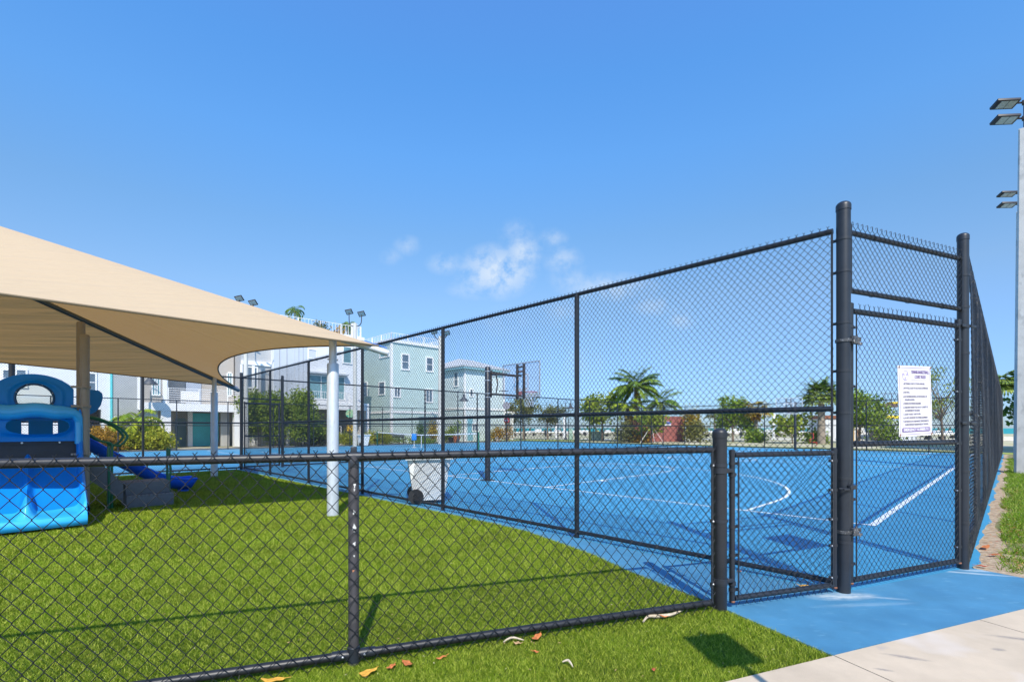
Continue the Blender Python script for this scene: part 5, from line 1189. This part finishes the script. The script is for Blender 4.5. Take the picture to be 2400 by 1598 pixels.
# ------------------------------------------------------------------ plants
GREENS = {'hedge': ((.05, .12, .012), (.36, .44, .035)), 'lime': ((.16, .24, .02), (.60, .56, .05)), 'dark': ((.03, .085, .018), (.16, .27, .04)), 'grape': ((.10, .19, .02), (.46, .50, .06)), 'olive': ((.10, .12, .035), (.30, .29, .09)), 'bright': ((.07, .17, .015), (.36, .46, .06)),
          'palm': ((.04, .12, .02), (.28, .38, .05)), 'yellowpalm': ((.20, .20, .03), (.70, .46, .06)), 'croton': ((.20, .13, .02), (.62, .34, .03)), 'sabal': ((.08, .17, .03), (.36, .44, .10)), 'limepalm': ((.14, .26, .015), (.55, .62, .05)), 'scrub': ((.06, .08, .02), (.2, .2, .06))}
FOL = {k: mat('foliage_' + k, a, .5, tone=b, transl=.3, spec=.3) for k, (a, b) in GREENS.items()}
M_bark = mat('bark', (.20, .15, .11), .9, var=.3, vscale=8, bump=.6, bscale=30); M_palmtrunk = mat('palm_trunk', (.30, .25, .20), .9, var=.25, vscale=6, stretch=(1, 1, 6), bump=.6, bscale=20)
def leaves(name, clumps, n, size, m, parent, seed=0, elong=1.6, up=.0, shell=.35):
    """leaf quads gathered round many small clump centres, so that the crown has holes and an uneven rim"""
    g = np.random.default_rng(seed); C_ = np.array([c[:3] for c in clumps]); Rr = np.array([c[3:6] for c in clumps]); wt = Rr.prod(1) ** (2 / 3); wt /= wt.sum()
    ntw = max(8, n // 9); ci = g.choice(len(clumps), ntw, p=wt); d = g.normal(size=(ntw, 3)); d /= np.linalg.norm(d, axis=1, keepdims=True)
    rad = (shell + (1 - shell) * g.random(ntw))[:, None] * np.where(g.random(ntw) < .12, 1.18, 1)[:, None]; tw = C_[ci] + d * rad * Rr[ci]; tone_t = g.random(ntw)
    ti = g.integers(0, ntw, n); P = tw[ti] + g.normal(size=(n, 3)) * size * 1.5
    a = g.normal(size=(n, 3)); a += d[ti] * .8; a[:, 2] += up; a /= np.linalg.norm(a, axis=1, keepdims=True); b = np.cross(a, g.normal(size=(n, 3))); b /= np.linalg.norm(b, axis=1, keepdims=True)
    L = size * 1.25 * (.55 + .8 * g.random(n))[:, None]; Wd_ = L / elong
    V = np.stack([P, P + a * L * .5 + b * Wd_ * .5, P + a * L, P + a * L * .5 - b * Wd_ * .5], 1); tn = np.clip(tone_t[ti] * .6 + .5 * g.random(n) ** 1.5, 0, 1)
    me = np_mesh(name, V.reshape(-1, 3), np.arange(n * 4), 4, m, colattr=np.repeat(tn, 4)); return link_np(name, me, parent)
def shrub(name, label, cat, px, Y, w, h, kind, n=2500, leaf_=.10, group=None, seed=1, box=False, depth=None, z=0, dx=0):
    p = pt(px, Y, z); root = thing(name, label, cat, p, 0, group); g = random.Random(seed); cl_ = []
    dep = depth or w * .6
    for k in range(9 if not box else 26):
        x = g.uniform(-.5, .5) * w * .75; y = g.uniform(-.5, .5) * dep * .7; zz = g.uniform(.18, .80) * h
        if box: cl_.append((g.uniform(-.5, .5) * (w - .3), y, g.uniform(.2, .85) * h, .22, .22, .20 * h))
        else: cl_.append((x, y, zz * (1 - .35 * (abs(x) / w * 2) ** 2), w * g.uniform(.2, .32), dep * .3, h * g.uniform(.14, .26)))
    leaves('foliage', cl_, n, leaf_, FOL[kind], root, seed); mb = MB()
    for k in range(4): x = g.uniform(-.3, .3) * w; mb.tube([(x * .3, 0, 0), (x * .6, 0, h * .35), (x, 0, h * .7)], [.03, .02, .01], 5)
    mb.build('stem', M_bark, root); return root
def tree(name, label, px, Y, h, cw, ch, kind, n=3000, leaf_=.14, trunk=.09, seed=1, zc=None, group=None, nclump=14, elong=1.6, sparse=False, cat='tree'):
    root = thing(name, label, cat, pt(px, Y), 0, group); g = random.Random(seed); zc = zc or h - ch / 2; cl_ = []; tips = []
    for k in range(nclump):
        a = g.uniform(0, 6.28); r = g.uniform(.1, .5) ** .8 * cw * .85; zz = zc + g.uniform(-.42, .42) * ch; r *= math.sqrt(max(.08, 1 - ((zz - zc) / (ch * .55)) ** 2))
        rr = g.uniform(.12, .20) * cw * (.7 if sparse else 1); c = (r * math.cos(a), r * math.sin(a), zz, rr, rr, rr * g.uniform(.55, .9)); cl_.append(c); tips.append(c)
    leaves('crown', cl_, n, leaf_, FOL[kind], root, seed, elong=elong, shell=.3); zf = zc - ch * .45; mb = MB(); wob = g.uniform(-.15, .15)
    mb.tube([(0, 0, -.05), (wob * .5, 0, zf * .5), (wob, 0, zf), (wob * .8, 0, zc)], [trunk * 1.3, trunk, trunk * .85, trunk * .4], 10)
    for c in tips: b0 = Vector((wob, 0, zf + g.uniform(-.1, .5) * (c[2] - zf))); mid = b0.lerp(Vector(c[:3]), .5) + Vector((0, 0, g.uniform(0, .2))); mb.tube([b0, mid, c[:3]], [trunk * .45, trunk * .3, trunk * .12], 6)
    mb.build('trunk', M_bark, root); return root
def palm(name, label, px, Y, h, fl, kind, n=16, droop=.6, trunk=.13, seed=1, fan=False, z=0, lean=0.0, group=None, dead=0, leaflets=26, up=1.1, cat='palm tree', trunkm=None, old='croton'):
    root = thing(name, label, cat, pt(px, Y, z), 0, group); g = random.Random(seed); mb = MB()
    prof = [(lean * (t ** 1.5) * h, 0, h * t) for t in np.linspace(0, 1, 9)]; mb.tube([(0, 0, -.05)] + prof[1:], [trunk * (1.25 - .4 * t) + (trunk * .08 if i % 2 else 0) for i, t in enumerate(np.linspace(0, 1, 9))], 12); mb.build('trunk', trunkm or M_palmtrunk, root)
    top = Vector((lean * h, 0, h)); Vs, Fs, T_ = [], [], []; Vo, Fo, To = [], [], []
    for k in range(n + dead):
        isd = k >= n; az_ = 2 * math.pi * (k * .382 + g.uniform(-.04, .04)); el_ = (-1.0 if isd else up - (up + .25) * (k / max(1, n - 1)) ** .8) + g.uniform(-.12, .12); L = fl * g.uniform(.82, 1.08) * (.8 if isd else 1)
        dirh = Vector((math.cos(az_), math.sin(az_), 0)); P = [top.copy()]; e_ = el_; ns = 12; tone_ = g.random() * .6 + (.35 if k > n * .6 else 0)
        stalk = .30 if fan else 0
        for j in range(ns): P.append(P[-1] + (dirh * math.cos(e_) + Vector((0, 0, math.sin(e_)))) * (L / ns)); e_ -= droop * 1.9 / ns * (1 + j * .12)
        V_, F_, TT = (Vo, Fo, To) if isd else (Vs, Fs, T_)
        side = dirh.cross(Vector((0, 0, 1))).normalized()
        def quad(a, b, w_, tn):
            d_ = (b - a); wv = d_.cross(Vector((g.uniform(-.3, .3), g.uniform(-.3, .3), 1))).normalized() * w_ / 2; i = len(V_); m_ = a.lerp(b, .45)
            V_.extend([a, m_ + wv, b, m_ - wv]); F_.append((i, i + 1, i + 2, i + 3)); TT.extend([tn] * 4)
        if not fan:
            for j in range(leaflets):
                t = .12 + .88 * j / leaflets; f = t * ns; i = min(int(f), ns - 1); q = P[i].lerp(P[i + 1], f - i); tg = (P[i + 1] - P[i]).normalized(); ll = L * .30 * math.sin(math.pi * (.12 + .84 * t)) ** .7 * g.uniform(.85, 1.1)
                for s in (-1, 1): quad(q, q + (side * s * .80 + tg * .55 + Vector((0, 0, -.45 - .25 * g.random()))).normalized() * ll, ll * .10 + .02, min(1, max(0, tone_ + g.uniform(-.25, .3))))
            for i in range(ns): quad(P[i], P[i + 1], .04, .6)
        else:
            c = P[int(ns * .45)]; tg = (P[int(ns * .45) + 1] - P[int(ns * .45)]).normalized(); upn = side.cross(tg).normalized()
            for i in range(int(ns * .45)): quad(P[i], P[i + 1], .05, .5)
            for j in range(leaflets): a = (j / (leaflets - 1) - .5) * 3.6; dd = (tg * math.cos(a) + side * math.sin(a) - upn * .15 * abs(a)); ll = L * .52 * g.uniform(.85, 1.1); e1 = c + dd * ll * .6; quad(c, e1, .10 * L + .02, tone_ * .7); quad(e1 - dd * .05, e1 + (dd + Vector((0, 0, -.45 * g.uniform(.5, 1.4)))).normalized() * ll * .42,   .055 * L + .015, min(1, tone_ + g.uniform(-.1, .4)))
    def put(nm, V_, F_, TT, m_): me = np_mesh(nm, np.array([tuple(v) for v in V_]), np.array(F_).ravel(), 4, m_, colattr=np.array(TT)); link_np(nm, me, root)
    put('crown', Vs, Fs, T_, FOL[kind])
    if dead: put('dry_fronds', Vo, Fo, To, FOL[old])
    return root
# tall dark shrubs in front of the garages
for i, (px, w_, h_, sd) in enumerate(((608, 2.3, 4.9, 3), (652, 2.4, 4.35, 4), (700, 2.5, 4.6, 5))):
    root = shrub('tall_shrub', ('tall dark green shrub, first of three from the narrow gate' if i == 0 else 'middle one of the three tall dark shrubs, a little shorter' if i == 1 else 'tall dark shrub nearest the silver canopy post'), 'shrub', px, 37.0, w_ * 1.1, h_, 'hedge', 9000, .13, 'tall shrubs before the grey house', sd, depth=1.8)
shrub('shrub', 'yellow green shrub with reddish tips beside the dark blue bench', 'shrub', 757, 38.8, 2.6, 1.9, 'olive', 2500, .12, seed=8)
shrub('flowering_hedge', 'yellow green ragged hedge below the little palm', 'hedge', 300, 30.8, 3.0, 1.45, 'lime', 4200, .12, seed=9)
shrub('flowering_hedge', 'taller golden green hedge left of the broad carport column', 'hedge', 360, 31.0, 2.2, 2.0, 'lime', 4200, .12, seed=10)
shrub('flowering_hedge', 'small golden hedge seen through the gap beside the slide', 'hedge', 245, 29.5, 2.0, 1.6, 'croton', 2000, .11, seed=12)
palm('small_palm', 'bright lime palm arching over the hedge beside the bell lamp', 318, 31.2, 1.9, 2.1, 'limepalm', 15, .75, .11, 3, up=1.15, leaflets=30)
shrub('clipped_hedge', 'clipped bright hedge between the grey garage and the white cart', 'hedge', 817, 38.2, 1.5, .95, 'lime', 2600, .09, seed=13, box=True, depth=.8)
shrub('clipped_hedge', 'clipped hedge right of the white cart by the bench', 'hedge', 880, 41.0, 2.6, 1.05, 'lime', 3600, .09, seed=14, box=True, depth=.8)
shrub('ground_shrub', 'low leafy planting at the foot of the mint house', 'shrub', 948, 43.5, 5.4, .55, 'bright', 2600, .10, seed=15)
for px, Y, w_, h_, kd, lb in ((982, 45, .7, 2.2, 'dark', 'slim dark plant left of the mint house entry'), (1016, 46.5, .7, 2.2, 'yellowpalm', 'slim yellow plant by the mint house door'), (1046, 46.5, 1.2, 1.5, 'grape', 'square green bush between the two houses'), (1160, 52, 1.1, 1.6, 'yellowpalm', 'yellow bush by the pale blue house porch'), (1187, 51, 1.9, 1.8, 'croton', 'copper and yellow bush at the corner of the pale blue house')):
    shrub('bush', lb, 'bush', px, Y, w_, h_, kd, 900, .12, seed=px)
def pot_plant(px, Y, label, kind, potc, s=1.0):
    root = thing('potted_plant', label, 'potted plant', pt(px, Y)); mb = MB(); mb.lathe([(.18 * s, 0), (.27 * s, .42 * s), (.29 * s, .42 * s), (.29 * s, .48 * s), (.24 * s, .48 * s)], 14); mb.build('pot', potc, root)
    leaves('foliage', [(0, 0, .8 * s, .3 * s, .3 * s, .35 * s), (.1, 0, 1.2 * s, .25 * s, .2 * s, .25 * s)], 350, .12, FOL[kind], root, int(px))
M_terra = mat('terracotta', (.48, .16, .07), .8)
pot_plant(1070, 46.0, 'leafy plant in a terracotta pot by the pale blue house', 'bright', M_terra, 1.3); pot_plant(1057, 46.2, 'low plant in a dark pot beside the terracotta one', 'grape', M_dark, 1.0); pot_plant(1166, 51.5, 'red flowers in a small pot at the pale blue porch', 'croton', M_trim, 1.0)
# rooftop palms
def roofpalm(px, py, Y, z, label, sd): palm('rooftop_palm', label, px, Y, z_at(py, Y) - z, 1.35, 'palm', 14, .95, .05, sd, z=z, leaflets=22, group='palms on the roof terrace', cat='palm tree')
roofpalm(691, 727, 42.5, 9.3, 'lone small palm above the canopy edge against the sky', 21); roofpalm(815, 760, 44.0, 9.3, 'small palm behind the two lamp heads on the roof terrace', 22)
for px, Y, lb in ((754, 41, 'dry grey shrub on the roof terrace near the railing start'), (795, 43.5, 'reddish shrub behind the roof terrace railing')): shrub('rooftop_shrub', lb, 'shrub', px, Y, .9, 1.3, 'croton' if px > 780 else 'scrub', 400, .12, seed=px, z=9.4)

# ------------------------------------------------------------------ trees on the seaward side
tree('olive_tree', 'grey olive tree behind the clear backboard, first from the pale blue house', 1228, 57, 5.1, 3.8, 2.9, 'olive', 3600, .17, .12, 31, nclump=18, sparse=True)
tree('olive_tree', 'grey olive tree to the right behind the hanging net', 1284, 60, 4.4, 3.6, 2.5, 'olive', 2800, .17, .10, 32, nclump=16, sparse=True)
tree('olive_tree', 'half hidden dull green tree just by the pale blue house wall', 1200, 60, 4.0, 2.4, 2.2, 'olive', 1600, .17, .08, 33)
tree('sea_grape_tree', 'yellow green sea grape tree left of the tall palms', 1412, 52, 4.5, 4.4, 2.6, 'grape', 2600, .22, .10, 34, elong=1.15, nclump=20, sparse=True)
palm('coconut_palm', 'tallest full crowned palm above the red container', 1490, 50, 5.7, 3.3, 'palm', 28, .42, .17, 41, up=1.45, leaflets=40, dead=2, old='yellowpalm')
palm('coconut_palm', 'second palm leaning right above the red container', 1548, 53, 4.2, 2.7, 'palm', 20, .40, .13, 42, up=1.35, leaflets=34)
palm('coconut_palm', 'palm with yellow lower fronds left of the red container', 1472, 49.5, 3.7, 2.6, 'limepalm', 14, .6, .14, 43, up=1.1, dead=6, leaflets=30, old='yellowpalm')
for px, Y, w_, h_, kd, lb in ((1468, 47.5, 2.6, 2.1, 'olive', 'bushy undergrowth below the yellowing palm'), (1500, 47, 1.5, .8, 'croton', 'low orange brown bush against the red container'), (1620, 49, 1.4, 3.6, 'yellowpalm', 'tall golden bush hugging the right end of the red container'), (1632, 48, 2.2, 2.0, 'olive', 'dark lower bush beside the golden one'), (1775, 47, 1.8, 1.2, 'bright', 'green spiky clump under the yellow palm'), (1896 + 20, 44, 1.2, .9, 'bright', 'bright low plant at the foot of the thick palm')):
    shrub('bush', lb, 'bush', px, Y, w_, h_, kd, 1500, .18, seed=px)
t = tree('young_tree', 'young staked sea grape before the red container', 1526, 46, 2.9, 2.6, 1.7, 'grape', 1300, .2, .05, 35, elong=1.15, sparse=True)
for k, (dx_, dz_) in enumerate(((-1.1, 1.6), (1.1, 1.7), (.25, 1.9))): mb = MB(); mb.tube([(dx_, -.3, 0), (0, 0, dz_)], .025, 6); mb.build('stake', M_trim, t)
palm('cabbage_palm', 'small lone palm on a thin trunk above the boats', 1675, 60, 3.1, 1.7, 'olive', 22, .45, .11, 44, fan=True, leaflets=12)
tree('leafy_tree', 'upright leafy green tree between the thin palm and the yellow palm', 1718, 50, 4.4, 2.9, 3.2, 'bright', 3300, .2, .10, 36, nclump=15, sparse=True)
tree('leafy_tree', 'darker green small tree just behind the yellow palm', 1752, 52, 3.2, 2.2, 1.8, 'dark', 1600, .2, .08, 37)
palm('cabbage_palm', 'palm with golden dry fronds above the boats', 1772, 49, 3.3, 1.9, 'yellowpalm', 26, .45, .14, 45, fan=True, leaflets=14, dead=10, old='croton')
tree('young_tree', 'thin sea grape sapling beneath the far backboard', 1858, 44, 3.0, 2.6, 2.3, 'grape', 800, .24, .05, 38, elong=1.1, sparse=True)
palm('sabal_palm', 'stout cabbage palm with thick grey trunk near the main post', 1925, 43, 4.2, 2.2, 'sabal', 40, .32, .26, 46, fan=True, leaflets=20, up=1.45)
tree('leafy_tree', 'broad bright green tree seen through the tall gate beside the sign', 2012, 45, 4.9, 2.9, 3.7, 'bright', 3200, .22, .12, 39, nclump=15, sparse=True)
tree('leafy_tree', 'smaller green tree partly behind the court rules sign', 2052, 47, 4.3, 1.8, 2.6, 'bright', 1300, .22, .08, 40, sparse=True)
shrub('bush', 'hanging green branch bush left of the sign foot', 'bush', 2075, 43.5, 2.0, 2.2, 'bright', 900, .2, seed=77)
tree('sparse_tree', 'sparse thin leaved tree right of the court rules sign', 2210, 41, 6.4, 4.6, 4.6, 'grape', 1900, .17, .09, 47, nclump=20, sparse=True, elong=2.2)
palm('sabal_palm', 'fan palm between the edge-on fence and the concrete pole', 2342, 40, 5.2, 2.2, 'sabal', 34, .4, .2, 48, fan=True, leaflets=18, up=.9)
tree('broadleaf_shrub', 'dark broad leaved branches under the fan palm by the pole', 2386, 30, 3.0, 1.3, 1.1, 'dark', 160, .26, .04, 49, elong=1.3, sparse=True)

# ------------------------------------------------------------------ shore, boats, yard
def box_thing(name, label, cat, px, Y, group=None, rz=0, z=0): return thing(name, label, cat, pt(px, Y, z), rz, group)
# red shipping container
rc = box_thing('shipping_container', 'red corrugated shipping container under the tall palms', 'shipping container', 1541, 50.0, rz=R(8)); M_rc = mat('container_red', (.36, .12, .10), .7, var=.10, vscale=1.5)
mb = MB()
n = 40; x0, x1 = -.0, 2.9
def corr(a0, a1, fixed, axis, n, z0=.12, z1=2.45, amp=.04):
    for k in range(n):
        t0 = a0 + (a1 - a0) * k / n; t1 = a0 + (a1 - a0) * (k + .5) / n; t2 = a0 + (a1 - a0) * (k + 1) / n
        q = lambda a, o: (a, fixed - o) if axis == 'x' else (fixed - o, a)
        (ax, ay), (bx, by), (cx_, cy_) = q(t0, 0), q(t1 - .02, amp), q(t2, 0); (dx_, dy_) = q(t0 + .02, amp)
        mb.add([(ax, ay, z0), (dx_, dy_, z0), (bx, by, z0), (cx_, cy_, z0), (ax, ay, z1), (dx_, dy_, z1), (bx, by, z1), (cx_, cy_, z1)], [(0, 1, 5, 4), (1, 2, 6, 5), (2, 3, 7, 6)])
corr(-2.6, .1, .0, 'x', 9); mb.build('side_wall', M_rc, rc, smooth=False)
mb = MB(); mb.box(.101, 2.9, -.03, 2.4, .12, 2.45); mb.box(-2.6, .10, .003, 2.4, .12, 2.45); mb.build('box_body', M_rc, rc, smooth=False)
mb = MB(); [mb.box(-2.66, 2.96, -.06, .02, z, z + .12) for z in (0.0, 2.45)]; [mb.box(x, x + .12, -.065, .05, 0.121, 2.449) for x in (-2.66, .04, 2.84)]; mb.build('frame', M_rc, rc, smooth=False)
mb = MB(); mb.box(.55, 1.45, -.05, -.034, 1.55, 2.05); p_ = mb.build('placard', M_trim, rc); mb = MB(); mb.box(.58, 1.42, -.056, -.052, 1.78, 2.02); mb.build('placard_band', mat('placard_blue', (.05, .10, .45), .6), p_)
# bollards and green cabinet
M_yel = mat('safety_yellow', (.85, .62, .02), .5)
for px, Y, lb in ((1382.5, 54, 'front yellow bollard left of the green utility cabinet'), (1401, 60, 'rear yellow bollard behind the green utility cabinet')):
    o = box_thing('bollard', lb, 'bollard', px, Y, 'yellow bollards'); mb = MB(); mb.lathe([(.13, 0), (.13, 1.0), (.10, 1.07), (.04, 1.1)], 12); mb.build('post', M_yel, o)
o = box_thing('utility_cabinet', 'pale green utility cabinet beside the yellow bollard', 'utility cabinet', 1400, 54.0); mb = MB(); mb.box(-.75, .75, -.1, 1.0, 0, 1.0, .02); mb.build('cabinet', mat('cabinet_green', (.42, .50, .38), .6), o); mb = MB(); mb.box(-.72, -.02, -.125, -.101, .08, .92); mb.build('door', mat('cabinet_green2', (.45, .53, .41), .6), o)
o = box_thing('utility_cabinet', 'light green box by the bell lamp post', 'utility cabinet', 1337, 57.0); mb = MB(); mb.box(-.2, .25, -.1, .5, 0, 1.3, .02); mb.build('cabinet', mat('cabinet_pale', (.35, .5, .42), .6), o)
o = box_thing('red_standpipe', 'bent red pipe standing on the verge near the thick palm', 'pipe', 1907, 38.8); mb = MB(); mb.tube([(-.25, 0, .95), (-.02, 0, .95), (-.02, 0, .55), (-.3, 0, .45), (-.3, 0, .28), (.25, 0, .22), (.25, 0, 0)], .03, 6); mb.build('pipe', M_red, o)
# rock revetment, pilings
mb = MB(); g = random.Random(5)
for k in range(1500):
    x = g.uniform(-14, 86); y = 103 + g.uniform(0, 5) + (x * .02); r = g.uniform(.3, .7); z = g.uniform(-.3, .22)
    bm = bmesh.new(); bmesh.ops.create_icosphere(bm, subdivisions=1, radius=r)
    for v in bm.verts: v.co = Vector((v.co.x * 1.2 * g.uniform(.8, 1.15), v.co.y * g.uniform(.8, 1.1), v.co.z * .8 * g.uniform(.8, 1.1)))
    mb.add([(v.co.x + x, v.co.y + y, v.co.z + z) for v in bm.verts], [[v.index for v in f.verts] for f in bm.faces]); bm.free()
o = mb.build('rock_revetment', mat('limestone_rock', (.62, .58, .53), .9, color2=(.42, .36, .31), vscale=.5), smooth=False); tag(o, 'pale limestone boulders heaped along the sea edge', 'rocks', kind='stuff')
M_pile = mat('piling_wood', (.10, .12, .08), .9, var=.3, vscale=4); base_p = None; pxs = [1196 + 11.7 * k + g.uniform(-3, 3) for k in range(26)] + [1622 + 13.5 * k + g.uniform(-5, 5) for k in range(20)] + [2200, 2212, 2226, 2240]
pm_ = MB(); pm_.lathe([(.21, -.5), (.20, 3.0), (.21, 3.05), (.14, 3.25), (.02, 3.4)], 10); pme = pm_.data('wooden_piling', M_pile)
for px in pxs:
    o = bpy.data.objects.new('wooden_piling', pme); col.objects.link(o); Yp = 98 + g.uniform(-3, 3); o.location = pt(px, Yp, g.uniform(-2.25, -1.8)); tag(o, 'dark timber piling on the shore ' + ('beside the pale blue house' if px < 1240 else 'seen between the two grey olive trees' if px < 1290 else 'between the second olive tree and the sea grape tree' if px < 1390 else 'behind the sea grape tree and the palm undergrowth' if px < 1520 else 'between the red container and the lone thin palm' if px < 1690 else 'near the leafy tree and the palm with golden fronds' if px < 1790 else 'beneath the far backboard' if px < 2000 else 'right of the court rules sign'), 'piling', 'timber pilings along the shore')
# boats on stands
M_hull = mat('boat_hull_white', (.80, .79, .76), .35, var=.04, vscale=1)
def boat(px, Y, L, rz, label, cabin=True, z=.12):
    L = L * .72
    root = box_thing('boat', label, 'boat', px, Y, 'boats ashore', rz, z); mb = MB()
    def hull(a, b):
        x = (a - .5) * L; f = 1 - max(0, (a - .55) / .45) ** 2.2; bw = L * .15 * f * (1 if a > .02 else .95); t = (b - .5) * 2; s = math.copysign(min(1, abs(t) * 1.5) ** .6, t)
        zz = .10 * L * max(0, abs(t) - .0) ** 1.5 + .02 * L * max(0, (a - .6)) * 3 * abs(t); return Vector((x, bw * s, zz + .25))
    mb.grid(hull, 18, 13); mb.add([tuple(hull(a, 0)) for a in np.linspace(0, 1, 18)] + [tuple(hull(a, 1)) for a in np.linspace(1, 0, 18)], [tuple(range(36))]); mb.add([tuple(hull(0, b)) for b in np.linspace(0, 1, 13)], [tuple(range(13))]); mb.build('hull', M_hull, root, angle=50)
    zt_ = .10 * L + .25
    if cabin: mb = MB(); mb.box(-.12 * L, .14 * L, -.08 * L, .08 * L, zt_ - .05, zt_ + .09 * L, .05); mb.build('cabin', M_hull, root); mb = MB(); mb.box(-.10 * L, .12 * L, -.083 * L, -.0805 * L, zt_ + .02 * L, zt_ + .06 * L); mb.build('cabin_window', M_glass, root)
    mb = MB(); mb.box(-.56 * L, -.50 * L, -.03 * L, .03 * L, .15, .10 * L + .5, .03); mb.build('outboard', M_black, root); [MB().box(x * L - .1, x * L + .1, -.1 * L, .1 * L, -z, .28).build('cradle', M_dark, root) for x in (-.3, .2)]
for i, (px, Y, L, rz, lb) in enumerate(((1222, 84, 5, .2, 'small white boat behind the first olive tree'), (1262, 86, 6, 2.9, 'white boat between the two olive trees'), (1305, 84, 5.5, .3, 'white boat right of the second olive tree'), (1440, 82, 6, .2, 'white boat just left of the palm undergrowth'), (1425, 88, 5, 2.8, 'distant white boat behind the sea grape trunk'),
        (1645, 78, 6.5, .1, 'long white hull right of the red container'), (1692, 84, 5, 3.0, 'white boat directly under the lone thin palm'), (1800, 80, 6, .2, 'white boat right of the yellow palm'), (1838, 76, 7, 2.9, 'large white hull beneath the far backboard'), (1880, 82, 6, .1, 'white boat between the far pole and the thick palm'), (1775, 86, 5, .4, 'small white boat behind the yellow palm trunk'))): boat(px, Y, L, rz, lb, i % 3 != 0)
# white canopies and trailers that read as low white blocks
def trailer(px, Y, w_, h_, label, m=None, cat='trailer', name='box_trailer'):
    h_ *= .62
    o = box_thing(name, label, cat, px, Y); mb = MB(); mb.box(-w_ / 2, w_ / 2, 0, 2.2, .45, h_, .05); mb.build('body', m or M_hull, o); [MB().tube([(x, -.06, .35), (x, .1, .35)], .33, 14).build('wheel', M_black, o) for x in (-w_ * .28, w_ * .28)]; mb = MB(); mb.box(w_ * .1, w_ * .32, -.02, -.003, .6, h_ * .9); mb.build('door', M_trim, o)
trailer(1722, 84, 4.2, 2.1, 'white box trailer under the leafy green tree'); trailer(1480, 84, 3.5, 2.0, 'white box trailer glimpsed behind the palm undergrowth'); trailer(1615, 83, 3.0, 1.8, 'white box trailer glimpsed beside the golden bush'); trailer(1360, 90, 3, 1.6, 'low white box trailer far off behind the yellow bollard')
# thin white light posts and channel marker
for px, Y, zt_, lb in ((1322, 72, 3.6, 'white post with a small cross arm near the sea edge'), (1813, 70, 3.4, 'white post standing among the boats right of the yellow palm'), (1303, 72, 2.2, 'short white post left of the one with the cross arm')):
    o = box_thing('white_post', lb, 'post', px, Y); mb = MB(); mb.lathe([(.16, 0), (.14, zt_), (.10, zt_ + .1)], 10); mb.build('shaft', M_trim, o); mb = MB(); mb.box(-.38, .38, -.1, .1, zt_ - .25, zt_ - .08); mb.build('cross_arm', M_trim, o)
# yard sheds, tanks and boom lift right of the main post
o = box_thing('yard_shed', 'white ribbed shed with rusty roof just left of the main post', 'shed', 1948, 52, rz=0)
mb = MB(); [mb.box(-.9 + k * .3, -.9 + k * .3 + .24, -.05, .0, 0, 2.35) for k in range(8)]; mb.box(-.9, 1.5, .001, 2.4, 0, 2.36); mb.build('wall', M_wallw, o, smooth=False); mb = MB(); mb.box(-1.0, 1.6, -.15, 2.5, 2.37, 2.72); mb.build('roof', mat('rusty_roof', (.30, .12, .07), .9, var=.4, vscale=3), o); mb = MB(); mb.box(-1.25, -.95, -.12, .1, 0, 2.7); mb.build('corner_post', M_yel, o)
o = box_thing('storage_container', 'white rust streaked container under the bright green tree', 'shipping container', 2030, 52); mb = MB(); mb.box(-1.3, 1.3, 0, 2.4, .05, 2.85); mb.build('body', scuff(mat('rust_streaked_white', (.66, .66, .64), .7, var=.06, vscale=2), (.34, .17, .08), 3, .58, .66, (1, 1, .25)), o); mb = MB(); mb.box(1.301, 1.40, -.06, .05, 0, 2.9); mb.box(-1.4, -1.301, -.06, .05, 0, 2.9); mb.build('corner_post', mat('ochre_steel', (.5, .33, .12), .7), o)
o = box_thing('storage_container', 'grey tank shed behind the foot of the rules sign', 'shed', 2118, 49); mb = MB(); mb.box(-1.6, 1.3, 0, 2.0, 0, 1.25); mb.box(-.9, .6, .3, 1.8, 1.251, 2.1); mb.build('body', M_panel, o)
o = box_thing('boom_lift', 'yellow boom lift with a basket rising above the yard left of the sign', 'boom lift', 2072, 50)
mb = MB(); mb.box(-1.1, 1.1, -.7, .7, .35, 1.2, .06); mb.build('chassis', mat('lift_grey', (.12, .12, .12), .6), o)
for x in (-.8, .8): mb = MB(); mb.tube([(x, -.78, .42), (x, -.5, .42)], .42, 16); mb.build('wheel', M_black, o)
mb = MB(); mb.tube([(-.9, 0, 2.55), (2.6, 0, 2.45)], .17, 8); mb.tube([(-.8, 0, 1.1), (-.85, 0, 2.6)], .14, 8); mb.build('boom', M_yel, o)
mb = MB(); mb.box(-.2, 1.1, -.4, .4, 3.5, 3.85); [mb.tube([(x, -.4, 3.85), (x, -.4, 4.9)], .025, 5) for x in (-.2, .45, 1.1)]; mb.tube([(-.6, -.4, 4.9), (1.3, -.4, 4.9)], .03, 5); mb.tube([(0.1, 0, 2.5), (.2, 0, 3.5)], .08, 6); mb.build('basket', mat('basket_brown', (.13, .09, .07), .7), o)
mb = MB(); mb.box(.55, 1.15, -.42, .42, 3.86, 4.05, .03); mb.build('control_box', M_yel, o)
for px, Y, w_, lb in ((2195, 60, 2.2, 'blue topped white skiff right of the sign'), (2222, 66, 2.0, 'small white skiff against the dark pilings')): boat(px, Y, w_ * 2.4, .1, lb, True)
# grey wall and boulders seen through the gap at the right
o = box_thing('low_wall', 'low grey kerb wall across the gap between fence and pole', 'wall', 2362, 52); mb = MB(); mb.box(-4, 4, 0, .4, 0, .45); mb.build('wall', M_kerb, o)
print('objects', len(bpy.data.objects))
